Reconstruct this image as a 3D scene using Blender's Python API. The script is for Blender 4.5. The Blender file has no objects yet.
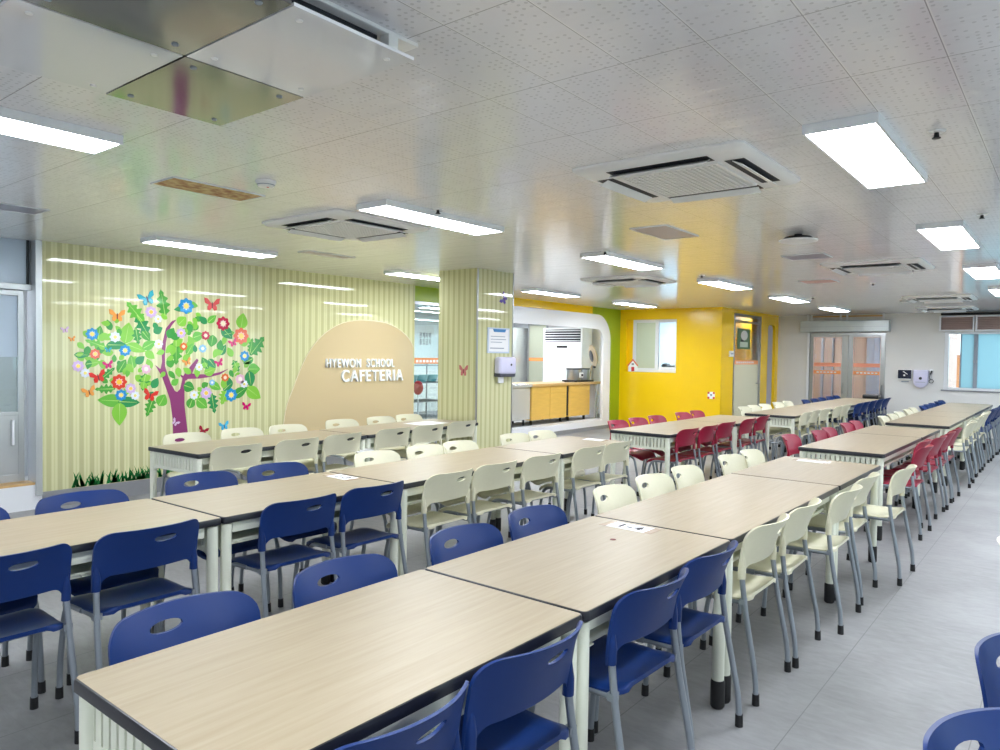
import bpy, bmesh, math, random
from mathutils import Matrix, Vector
random.seed(7)
PI = math.pi
sc = bpy.context.scene
COL = sc.collection

# ------------------------------------------------------------------ materials
def lin(c):
    return c / 12.92 if c <= 0.04045 else ((c + 0.055) / 1.055) ** 2.4
def rgb(r, g, b):
    return (lin(r / 255), lin(g / 255), lin(b / 255), 1.0)

def mat(name, color, rough=0.5, metal=0.0, spec=0.5, noise=None, bump=None, emit=0.0, coat=0.0, aniso=None):
    """Principled material; noise = (scale, amount) mottles the colour, bump = (scale, strength)."""
    m = bpy.data.materials.new(name); m.use_nodes = True
    nt = m.node_tree; p = nt.nodes['Principled BSDF']
    p.inputs['Base Color'].default_value = color
    p.inputs['Roughness'].default_value = rough
    p.inputs['Metallic'].default_value = metal
    p.inputs['Specular IOR Level'].default_value = spec
    if coat:
        p.inputs['Coat Weight'].default_value = coat
        p.inputs['Coat Roughness'].default_value = 0.02
    if emit:
        p.inputs['Emission Color'].default_value = color
        p.inputs['Emission Strength'].default_value = emit
    if noise or bump:
        tc = nt.nodes.new('ShaderNodeTexCoord')
        mp = nt.nodes.new('ShaderNodeMapping')
        nt.links.new(tc.outputs['Object'], mp.inputs[0])
        if aniso: mp.inputs['Scale'].default_value = aniso
    if noise:
        n = nt.nodes.new('ShaderNodeTexNoise'); n.inputs['Scale'].default_value = noise[0]; n.inputs['Detail'].default_value = 4
        nt.links.new(mp.outputs[0], n.inputs['Vector'])
        r = nt.nodes.new('ShaderNodeMapRange')
        r.inputs['To Min'].default_value = 1 - noise[1]; r.inputs['To Max'].default_value = 1 + noise[1]
        nt.links.new(n.outputs['Fac'], r.inputs['Value'])
        mx = nt.nodes.new('ShaderNodeVectorMath'); mx.operation = 'MULTIPLY'
        mx.inputs[0].default_value = color[:3]
        nt.links.new(r.outputs[0], mx.inputs[1])
        nt.links.new(mx.outputs[0], p.inputs['Base Color'])
    if bump:
        n = nt.nodes.new('ShaderNodeTexNoise'); n.inputs['Scale'].default_value = bump[0]
        nt.links.new(mp.outputs[0], n.inputs['Vector'])
        b = nt.nodes.new('ShaderNodeBump'); b.inputs['Strength'].default_value = bump[1]; b.inputs['Distance'].default_value = 0.01
        nt.links.new(n.outputs['Fac'], b.inputs['Height'])
        nt.links.new(b.outputs[0], p.inputs['Normal'])
    return m

class NT:
    """tiny helper to chain math nodes"""
    def __init__(s, m): s.nt = m.node_tree
    def new(s, t): return s.nt.nodes.new(t)
    def link(s, a, b): s.nt.links.new(a, b)
    def math(s, op, a, b=None, c=None):
        n = s.new('ShaderNodeMath'); n.operation = op
        for i, v in enumerate((a, b, c)):
            if v is None: continue
            if isinstance(v, (int, float)): n.inputs[i].default_value = v
            else: s.link(v, n.inputs[i])
        return n.outputs[0]
    def mixc(s, f, a, b):
        n = s.new('ShaderNodeMix'); n.data_type = 'RGBA'
        if isinstance(f, (int, float)): n.inputs[0].default_value = f
        else: s.link(f, n.inputs[0])
        for sock, v in ((n.inputs[6], a), (n.inputs[7], b)):
            if isinstance(v, tuple): sock.default_value = v
            else: s.link(v, sock)
        return n.outputs[2]

def glass(name, tint=(0.9, 0.96, 0.95, 1), refl=0.12):
    m = bpy.data.materials.new(name); m.use_nodes = True; nt = m.node_tree
    nt.nodes.clear(); k = NT(m)
    o = k.new('ShaderNodeOutputMaterial'); t = k.new('ShaderNodeBsdfTransparent'); t.inputs[0].default_value = tint
    g = k.new('ShaderNodeBsdfGlossy'); g.inputs['Roughness'].default_value = 0.01
    fr = k.new('ShaderNodeLayerWeight'); fr.inputs[0].default_value = 0.25
    f = k.math('MULTIPLY_ADD', fr.outputs['Fresnel'], 0.8, refl * 0.3)
    mx = k.new('ShaderNodeMixShader'); k.link(f, mx.inputs[0]); k.link(t.outputs[0], mx.inputs[1]); k.link(g.outputs[0], mx.inputs[2])
    k.link(mx.outputs[0], o.inputs[0])
    return m

def frosted(name, tint, body=0.35):
    m = bpy.data.materials.new(name); m.use_nodes = True; nt = m.node_tree
    nt.nodes.clear(); k = NT(m)
    o = k.new('ShaderNodeOutputMaterial'); t = k.new('ShaderNodeBsdfTranslucent'); t.inputs[0].default_value = tint
    d = k.new('ShaderNodeBsdfPrincipled'); d.inputs['Base Color'].default_value = tint; d.inputs['Roughness'].default_value = 0.15
    mx = k.new('ShaderNodeMixShader'); mx.inputs[0].default_value = body
    k.link(t.outputs[0], mx.inputs[1]); k.link(d.outputs[0], mx.inputs[2]); k.link(mx.outputs[0], o.inputs[0])
    return m

def stripes(name, axis, light, dark, period=0.098, phase=0.0):
    m = bpy.data.materials.new(name); m.use_nodes = True; k = NT(m); p = m.node_tree.nodes['Principled BSDF']
    tc = k.new('ShaderNodeTexCoord'); sx = k.new('ShaderNodeSeparateXYZ'); k.link(tc.outputs['Object'], sx.inputs[0])
    v = k.math('ADD', sx.outputs[axis], 50.0 + phase)
    u = k.math('FRACT', k.math('DIVIDE', v, period))
    # triangle wave softened into a band, plus a thin line in the light band
    tri = k.math('ABSOLUTE', k.math('SUBTRACT', u, 0.5))
    band = k.new('ShaderNodeMapRange'); band.interpolation_type = 'SMOOTHSTEP'
    k.link(tri, band.inputs['Value']); band.inputs['From Min'].default_value = 0.17; band.inputs['From Max'].default_value = 0.27
    line = k.new('ShaderNodeMapRange'); line.interpolation_type = 'SMOOTHSTEP'
    k.link(tri, line.inputs['Value']); line.inputs['From Min'].default_value = 0.47; line.inputs['From Max'].default_value = 0.43
    c = k.mixc(band.outputs[0], dark, light)
    mid = tuple(0.55 * a + 0.45 * b for a, b in zip(light, dark))
    c = k.mixc(line.outputs[0], mid, c)
    k.link(c, p.inputs['Base Color'])
    p.inputs['Roughness'].default_value = 0.035
    return m

M = {}
M['blue'] = mat('blue_plastic', rgb(12, 45, 104), 0.42, spec=0.35, noise=(60, .04))
M['ivory'] = mat('ivory_plastic', rgb(217, 213, 186), 0.38, noise=(60, .03))
M['red'] = mat('red_plastic', rgb(150, 25, 56), 0.34, noise=(60, .04))
M['tube'] = mat('grey_painted_steel', rgb(150, 158, 166), 0.32, metal=0.55)
M['rubber'] = mat('black_rubber', rgb(22, 22, 24), 0.55)
M['frame'] = mat('pale_green_steel', rgb(226, 229, 212), 0.4)
M['edge'] = mat('black_edging', rgb(22, 24, 32), 0.3)
M['white'] = mat('white_plastic', rgb(246, 247, 247), 0.35)
M['lightwhite'] = mat('white_sheet_metal', rgb(238, 242, 245), 0.4)
M['steel'] = mat('brushed_steel', rgb(176, 178, 180), 0.28, metal=1.0, bump=(180, .08), aniso=(1, 1, 0.03))
M['steelmir'] = mat('mirror_steel', rgb(158, 158, 158), 0.11, metal=1.0, bump=(2.2, .06))
M['whitemir'] = mat('white_gloss_panel', rgb(238, 240, 244), 0.05, spec=0.5, coat=0.4, bump=(2.2, .04))
M['dark'] = mat('dark_cavity', rgb(26, 30, 38), 0.6)
M['black'] = mat('black_plastic', rgb(16, 17, 20), 0.35)
M['paper'] = mat('white_paper', rgb(240, 240, 242), 0.6)
M['ink'] = mat('black_ink', rgb(24, 24, 34), 0.6)
M['yellow'] = mat('yellow_paint', rgb(248, 204, 12), 0.22, noise=(2, .03))
M['green'] = mat('green_paint', rgb(150, 176, 26), 0.3)
M['whitepaint'] = mat('white_paint', rgb(238, 240, 244), 0.35)
M['lightsteel'] = mat('pale_stainless', rgb(206, 210, 212), 0.25, metal=.45)
M['greywall'] = mat('grey_wall_paint', rgb(226, 225, 222), 0.5, noise=(1.5, .04))
M['palewall'] = mat('pale_wall_paint', rgb(230, 230, 228), 0.55)
M['skirt'] = mat('grey_skirting', rgb(140, 142, 146), 0.4, noise=(20, .06))
M['alu'] = mat('white_aluminium', rgb(236, 238, 242), 0.35)
M['mullion'] = mat('grey_mullion', rgb(150, 160, 172), 0.35)
M['orange'] = mat('orange_film', rgb(236, 150, 84), 0.4)
M['orange2'] = mat('pink_orange_film', rgb(246, 160, 130), 0.4)
M['wood'] = mat('honey_wood_panel', rgb(222, 180, 92), 0.35, noise=(4, .12), aniso=(1, 1, 8))
M['counterwood'] = mat('worktop_wood_edge', rgb(208, 170, 112), 0.35, noise=(8, .1), aniso=(1, .2, 6))
M['door_film'] = mat('pale_yellowish_film', rgb(216, 214, 184), 0.18)
M['glass'] = glass('clear_glass')
M['frost_cyan'] = frosted('frosted_cyan_film', rgb(178, 208, 215), 0.18)
M['frost_white'] = frosted('frosted_white_film', rgb(214, 224, 232), 0.5)
M['frost_green'] = frosted('frosted_green_glass', rgb(204, 208, 188), 0.55)
M['beige'] = mat('beige_hill_panel', rgb(207, 187, 149), 0.045)
M['letter'] = mat('white_raised_letter', rgb(240, 244, 246), 0.3)
M['lav'] = mat('lavender_white_plastic', rgb(216, 214, 240), 0.3)
M['navy'] = mat('navy_screen', rgb(18, 26, 52), 0.15)
M['bluehdr'] = mat('blue_header', rgb(60, 130, 190), 0.5)
M['hatch'] = mat('pinkish_grey_hatch', rgb(186, 172, 176), 0.4)
M['hatchblue'] = mat('bluish_grey_hatch', rgb(150, 146, 168), 0.35)
M['brown'] = mat('brown_louver', rgb(196, 172, 164), 0.5)
M['redpaint'] = mat('red_paint', rgb(200, 40, 46), 0.4)
M['kitchenwall'] = mat('kitchen_wall', rgb(228, 236, 236), 0.4)
M['brick'] = mat('corridor_wall', rgb(182, 150, 142), 0.5, noise=(3, .15), aniso=(8, 1, 1))
M['bronze'] = mat('beige_lid', rgb(196, 176, 142), 0.35)
M['facade'] = mat('orange_facade', rgb(176, 112, 70), 0.7, noise=(3, .1))
def emis(name, c, s):
    m = bpy.data.materials.new(name); m.use_nodes = True; nt = m.node_tree; nt.nodes.clear()
    o = nt.nodes.new('ShaderNodeOutputMaterial'); e = nt.nodes.new('ShaderNodeEmission')
    e.inputs[0].default_value = c; e.inputs[1].default_value = s; nt.links.new(e.outputs[0], o.inputs[0]); return m
LAMP = 28.0
M['lamp'] = emis('lit_diffuser', (0.93, 0.985, 1.06, 1), LAMP)
M['lamp_k'] = emis('lit_kitchen_diffuser', (0.95, 0.99, 1.03, 1), LAMP)

# --- laminate
def laminate():
    m = bpy.data.materials.new('pale_wood_laminate'); m.use_nodes = True; k = NT(m); p = m.node_tree.nodes['Principled BSDF']
    tc = k.new('ShaderNodeTexCoord'); mp = k.new('ShaderNodeMapping'); mp.inputs['Scale'].default_value = (26, 1.3, 1)
    info = k.new('ShaderNodeObjectInfo')
    k.link(tc.outputs['Object'], mp.inputs[0]); k.link(k.math('MULTIPLY', info.outputs['Random'], 30), mp.inputs['Location'])
    n = k.new('ShaderNodeTexNoise'); n.inputs['Scale'].default_value = 2.6; n.inputs['Detail'].default_value = 7; n.inputs['Distortion'].default_value = 0.4
    k.link(mp.outputs[0], n.inputs['Vector'])
    r = k.new('ShaderNodeMapRange'); r.inputs['From Min'].default_value = .3; r.inputs['From Max'].default_value = .7
    k.link(n.outputs['Fac'], r.inputs['Value'])
    k.link(k.mixc(r.outputs[0], rgb(157, 142, 116), rgb(167, 153, 128)), p.inputs['Base Color'])
    p.inputs['Roughness'].default_value = 0.38
    p.inputs['Specular IOR Level'].default_value = 0.35
    return m
M['laminate'] = laminate()

# --- ceiling tiles 0.3 x 0.6 m, perforated, glossy painted metal
def ceiling_mat():
    m = bpy.data.materials.new('perforated_ceiling_tile'); m.use_nodes = True; k = NT(m); p = m.node_tree.nodes['Principled BSDF']
    tc = k.new('ShaderNodeTexCoord'); s = k.new('ShaderNodeSeparateXYZ'); k.link(tc.outputs['Object'], s.inputs[0])
    x = k.math('ADD', s.outputs[0], 30.0 + 0.663); y = k.math('ADD', s.outputs[1], 0.5865*60 - 2.253)
    def joint(v, per, w):
        u = k.math('FRACT', k.math('DIVIDE', v, per))
        d = k.math('MULTIPLY', k.math('MINIMUM', u, k.math('SUBTRACT', 1.0, u)), per)
        return k.math('LESS_THAN', d, w)
    jx = joint(x, 0.3, 0.0016); jy = joint(y, 0.5865, 0.0022)
    j = k.math('MAXIMUM', jx, jy)
    # small perforations in a 24 mm lattice, thinned by noise so that they read as scattered marks
    def cell(v, per): return k.math('SUBTRACT', k.math('FRACT', k.math('DIVIDE', v, per)), 0.5)
    cx, cy = cell(x, 0.0272), cell(y, 0.0272)
    r2 = k.math('ADD', k.math('MULTIPLY', cx, cx), k.math('MULTIPLY', cy, cy))
    dot = k.math('LESS_THAN', r2, 0.05)
    vz = k.new('ShaderNodeTexWhiteNoise'); vz.noise_dimensions = '2D'
    cmb = k.new('ShaderNodeCombineXYZ'); k.link(k.math('FLOOR', k.math('DIVIDE', x, 0.0272)), cmb.inputs[0]); k.link(k.math('FLOOR', k.math('DIVIDE', y, 0.0272)), cmb.inputs[1])
    k.link(cmb.outputs[0], vz.inputs['Vector'])
    keep = k.math('LESS_THAN', vz.outputs['Value'], 0.5)
    dot = k.math('MULTIPLY', dot, keep)
    c = k.mixc(k.math('MULTIPLY', dot, 0.27), rgb(242, 242, 246), rgb(120, 118, 122))
    hl = joint(k.math('SUBTRACT', x, 0.004), 0.3, 0.0018)  # white line by each long joint paints the light its bevel catches
    c = k.mixc(k.math('MULTIPLY', hl, 0.9), c, (1, 1, 1, 1))
    c = k.mixc(k.math('MULTIPLY', j, 0.6), c, rgb(120, 118, 118))
    k.link(c, p.inputs['Base Color'])
    p.inputs['Roughness'].default_value = 0.13
    p.inputs['Specular IOR Level'].default_value = 0.9
    mp = k.new('ShaderNodeMapping'); mp.inputs['Scale'].default_value = (1.0, 6.0, 1); k.link(tc.outputs['Object'], mp.inputs[0])
    mp.inputs['Rotation'].default_value = (0, 0, math.radians(0))
    n = k.new('ShaderNodeTexNoise'); n.inputs['Scale'].default_value = 1.6; n.inputs['Detail'].default_value = 2; k.link(mp.outputs[0], n.inputs['Vector'])
    b = k.new('ShaderNodeBump'); b.inputs['Strength'].default_value = 0.16; b.inputs['Distance'].default_value = 0.02
    h = k.math('SUBTRACT', n.outputs['Fac'], k.math('MULTIPLY', j, 0.15)); k.link(h, b.inputs['Height']); k.link(b.outputs[0], p.inputs['Normal'])
    return m
M['ceiling'] = ceiling_mat()

def floor_mat():
    m = bpy.data.materials.new('grey_stone_vinyl_tile'); m.use_nodes = True; k = NT(m); p = m.node_tree.nodes['Principled BSDF']
    tc = k.new('ShaderNodeTexCoord'); s = k.new('ShaderNodeSeparateXYZ'); k.link(tc.outputs['Object'], s.inputs[0])
    x = k.math('ADD', s.outputs[0], 30.0 + 0.887); y = k.math('ADD', s.outputs[1], 30.0 - 4.09 + 0.6)
    def joint(v, per, w):
        u = k.math('FRACT', k.math('DIVIDE', v, per))
        return k.math('LESS_THAN', k.math('MULTIPLY', k.math('MINIMUM', u, k.math('SUBTRACT', 1.0, u)), per), w)
    j = k.math('MAXIMUM', k.math('MULTIPLY', joint(x, 0.6, 0.0022), 0.75), k.math('MULTIPLY', joint(y, 0.6, 0.0015), 0.16))
    n1 = k.new('ShaderNodeTexNoise'); n1.inputs['Scale'].default_value = 1.3; n1.inputs['Detail'].default_value = 5
    k.link(tc.outputs['Object'], n1.inputs['Vector'])
    mp = k.new('ShaderNodeMapping'); mp.inputs['Scale'].default_value = (10, 24, 1); mp.inputs['Rotation'].default_value = (0, 0, 0.35); k.link(tc.outputs['Object'], mp.inputs[0])
    n2 = k.new('ShaderNodeTexNoise'); n2.inputs['Scale'].default_value = 1.0; n2.inputs['Detail'].default_value = 8; n2.inputs['Roughness'].default_value = 0.65; n2.inputs['Distortion'].default_value = 0.5; k.link(mp.outputs[0], n2.inputs['Vector'])
    f = k.math('ADD', k.math('MULTIPLY', n1.outputs['Fac'], 0.6), k.math('MULTIPLY', n2.outputs['Fac'], 0.4))
    r = k.new('ShaderNodeMapRange'); r.inputs['From Min'].default_value = .32; r.inputs['From Max'].default_value = .68; k.link(f, r.inputs['Value'])
    c = k.mixc(r.outputs[0], rgb(116, 116, 116), rgb(150, 150, 151))
    c = k.mixc(j, c, rgb(96, 96, 98))
    k.link(c, p.inputs['Base Color']); p.inputs['Roughness'].default_value = 0.46
    return m
M['floor'] = floor_mat()
LIGHTS = rgb(218, 217, 172); DARKS = rgb(196, 194, 148)
M['stripe_y'] = stripes('striped_mural_panel', 1, LIGHTS, DARKS)
M['stripe_x'] = stripes('striped_pillar_panel', 0, LIGHTS, DARKS, 0.085)
M['stripe_p'] = stripes('striped_pillar_side', 1, LIGHTS, DARKS, 0.085)

# ------------------------------------------------------------------ mesh helpers
class MB:
    def __init__(s): s.v = []; s.f = []
    def add(s, vs, fs):
        o = len(s.v); s.v += [tuple(v) for v in vs]; s.f += [tuple(i + o for i in f) for f in fs]; return s
    def box(s, x0, x1, y0, y1, z0, z1):
        x0, x1 = min(x0, x1), max(x0, x1); y0, y1 = min(y0, y1), max(y0, y1); z0, z1 = min(z0, z1), max(z0, z1)
        return s.add([(x0,y0,z0),(x1,y0,z0),(x1,y1,z0),(x0,y1,z0),(x0,y0,z1),(x1,y0,z1),(x1,y1,z1),(x0,y1,z1)],
                     [(3,2,1,0),(4,5,6,7),(0,1,5,4),(1,2,6,5),(2,3,7,6),(3,0,4,7)])
    def prism(s, poly, ax, d0, d1):
        """extrude a 2-D outline; ax X: (y,z) outline, Y: (x,z), Z: (x,y)"""
        mp = {'X': lambda a, b, d: (d, a, b), 'Y': lambda a, b, d: (a, d, b), 'Z': lambda a, b, d: (a, b, d)}[ax]
        n = len(poly)
        area = sum(poly[i][0]*poly[(i+1) % n][1] - poly[(i+1) % n][0]*poly[i][1] for i in range(n))
        if area < 0: poly = poly[::-1]
        if ax == 'Y': poly = poly[::-1]
        lo, hi = min(d0, d1), max(d0, d1)
        vs = [mp(a, b, lo) for a, b in poly] + [mp(a, b, hi) for a, b in poly]
        fs = [tuple(range(n))[::-1], tuple(range(n, 2*n))] + [(i, (i+1) % n, n + (i+1) % n, n + i) for i in range(n)]
        return s.add(vs, fs)
    def loft(s, rings, caps=True, closed=True):
        n = len(rings[0]); vs = [p for r in rings for p in r]; fs = []
        for k in range(len(rings) - 1):
            for i in range(n if closed else n - 1):
                j = (i + 1) % n
                fs.append((k*n + i, k*n + j, (k+1)*n + j, (k+1)*n + i))
        if caps: fs += [tuple(range(n))[::-1], tuple(range((len(rings)-1)*n, len(rings)*n))]
        return s.add(vs, fs)
    def tube(s, pts, r, n=10, rs=None):
        pts = [Vector(p) for p in pts]; rings = []; prev = None
        for i, p in enumerate(pts):
            t = (pts[min(i+1, len(pts)-1)] - pts[max(i-1, 0)]).normalized()
            if prev is None:
                a = Vector((0, 0, 1)) if abs(t.z) < .9 else Vector((1, 0, 0)); u = t.cross(a).normalized()
            else: u = (prev - t * prev.dot(t)).normalized()
            prev = u; w = t.cross(u); rr = rs[i] if rs else r
            rings.append([p + u*math.cos(q*2*PI/n)*rr + w*math.sin(q*2*PI/n)*rr for q in range(n)])
        return s.loft(rings)
    def cyl(s, p0, p1, r0, r1=None, n=20): return s.tube([p0, p1], r0, n, [r0, r0 if r1 is None else r1])
    def lathe(s, prof, c=(0, 0, 0), n=24):
        rings = [[(c[0] + r*math.cos(q*2*PI/n), c[1] + r*math.sin(q*2*PI/n), c[2] + z) for q in range(n)] for r, z in prof]
        return s.loft(rings)
    def build(s, name, m, parent=None, smooth=0, bevel=0, seg=2):
        me = bpy.data.meshes.new(name); me.from_pydata(s.v, [], s.f); me.update()
        if bevel:
            bm = bmesh.new(); bm.from_mesh(me); bmesh.ops.remove_doubles(bm, verts=bm.verts, dist=1e-6)
            es = [e for e in bm.edges if len(e.link_faces) == 2 and e.calc_face_angle(0) > .6]
            bmesh.ops.bevel(bm, geom=es, offset=bevel, segments=seg, profile=.5, affect='EDGES', clamp_overlap=True)
            bm.to_mesh(me); bm.free()
        if smooth:
            for p in me.polygons: p.use_smooth = True
            try: me.set_sharp_from_angle(angle=math.radians(smooth))
            except Exception: pass
        me.materials.append(M[m] if isinstance(m, str) else m)
        o = bpy.data.objects.new(name, me); COL.objects.link(o)
        if parent is not None: o.parent = parent
        return o

def fillet(pts, r, n=5):
    """round the corners of a polyline"""
    pts = [Vector(p) for p in pts]; out = [pts[0]]
    for i in range(1, len(pts) - 1):
        a, b, c = pts[i-1], pts[i], pts[i+1]
        d = min(r, (a-b).length*.45, (c-b).length*.45)
        p, q = b + (a-b).normalized()*d, b + (c-b).normalized()*d
        for k in range(n + 1):
            t = k/n; out.append(p*(1-t)**2 + b*2*t*(1-t) + q*t*t)
    return out + [pts[-1]]

def empty(name, loc=(0, 0, 0), rz=0.0, label=None, cat=None, group=None):
    o = bpy.data.objects.new(name, None); COL.objects.link(o); o.location = loc; o.rotation_euler = (0, 0, rz)
    o.empty_display_size = .1
    return tag(o, label, cat, group)
def tag(o, label=None, cat=None, group=None, kind=None):
    if label: o['label'] = label
    if cat: o['category'] = cat
    if group: o['group'] = group
    if kind: o['kind'] = kind
    return o
def struct(name, mb, m, parent=None, **k):
    o = mb.build(name, m, parent, **k)
    if parent is None: o['kind'] = 'structure'
    return o
KIDS = {}
def copy_tree(o, parent=None):
    c = o.copy(); COL.objects.link(c)
    if parent is not None: c.parent = parent
    for ch in list(o.children): copy_tree(ch, c)
    return c
FR = {'X': Matrix(((0,0,1,0),(1,0,0,0),(0,1,0,0),(0,0,0,1))), '-Y': Matrix(((1,0,0,0),(0,0,-1,0),(0,1,0,0),(0,0,0,1))), 'Z': Matrix.Identity(4)}
def text(name, body, size, loc, face, m, depth=.001, parent=None, align='CENTER', rot=0.0, width=None, bold=0.0, sx=1.0):
    cu = bpy.data.curves.new(name, 'FONT'); cu.body = body; cu.size = size; cu.extrude = depth/2; cu.align_x = align; cu.align_y = 'CENTER'; cu.offset = bold; cu.space_character = 1.22
    ob = bpy.data.objects.new(name, cu); COL.objects.link(ob)
    dg = bpy.context.evaluated_depsgraph_get(); dg.update()
    me = bpy.data.meshes.new_from_object(ob.evaluated_get(dg))
    bpy.data.objects.remove(ob); bpy.data.curves.remove(cu)
    w = max(v.co.x for v in me.vertices) - min(v.co.x for v in me.vertices)
    k = (width / w) if width else sx
    me.transform(Matrix.Translation(loc) @ FR[face] @ Matrix.Rotation(rot, 4, 'Z') @ Matrix.Diagonal((k, 1, 1, 1)) @ Matrix.Translation((0, 0, depth/2)))
    me.materials.clear(); me.materials.append(M[m]); me.name = name
    o = bpy.data.objects.new(name, me); COL.objects.link(o)
    if parent is not None: o.parent = parent
    return o
ORD = ['first', 'second', 'third', 'fourth', 'fifth', 'sixth', 'seventh', 'eighth', 'ninth', 'tenth']
FLOWERS=[('blue', 3.166, 1.688, 0.063), ('white', 3.388, 1.664, 0.056), ('blue', 3.488, 1.527, 0.061), ('lilac', 3.758, 1.941, 0.064), ('white', 3.834, 1.87, 0.043), ('blue', 4.147, 2.029, 0.09), ('crimson', 4.593, 1.854, 0.084), ('crimson', 4.378, 1.709, 0.053), ('coral', 4.825, 1.717, 0.1), ('sky', 4.343, 1.561, 0.047), ('orange', 4.119, 1.58, 0.045), ('lilac', 4.09, 1.728, 0.056), ('white', 3.84, 1.602, 0.049), ('lilac', 3.035, 1.367, 0.057), ('white', 3.1, 1.297, 0.048), ('coral', 3.194, 1.488, 0.054), ('red', 3.428, 1.201, 0.081), ('blue', 3.448, 1.065, 0.061), ('lilac', 3.545, 1.13, 0.057), ('white', 3.591, 1.055, 0.047), ('pink', 3.706, 1.333, 0.053), ('white', 4.243, 1.038, 0.052), ('lilac', 4.387, 1.056, 0.071), ('blue', 4.699, 1.023, 0.08), ('orange', 4.621, 1.229, 0.049), ('sky', 4.459, 1.174, 0.036), ('blue', 4.872, 1.481, 0.063), ('pink', 4.815, 1.208, 0.063), ('white', 4.868, 1.148, 0.05), ('white', 4.301, 1.352, 0.046)]
BUTTERFLIES=[('teal', 3.716, 2.076, 0.158, 20), ('orange', 3.408, 1.881, 0.141, 0), ('coral', 4.456, 2.059, 0.165, 0), ('red', 3.223, 1.255, 0.138, 15), ('orange', 3.137, 1.106, 0.116, 15), ('red', 3.749, 1.05, 0.139, -15), ('magenta', 4.896, 0.878, 0.101, -10), ('sky', 4.611, 0.664, 0.11, 10), ('lilac', 4.025, 0.743, 0.078, -40), ('magenta', 4.545, 1.397, 0.096, 20), ('pink', 4.721, 1.632, 0.098, 20), ('magenta', 3.319, 1.377, 0.09, 10), ('orange', 4.16, 1.408, 0.091, 20), ('crimson', 4.352, 0.625, 0.106, -20), ('lilac', 2.917, 1.719, 0.065, 10), ('orange', 2.98, 1.633, 0.057, 10), ('teal', 3.319, 1.53, 0.06, 0)]
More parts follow.
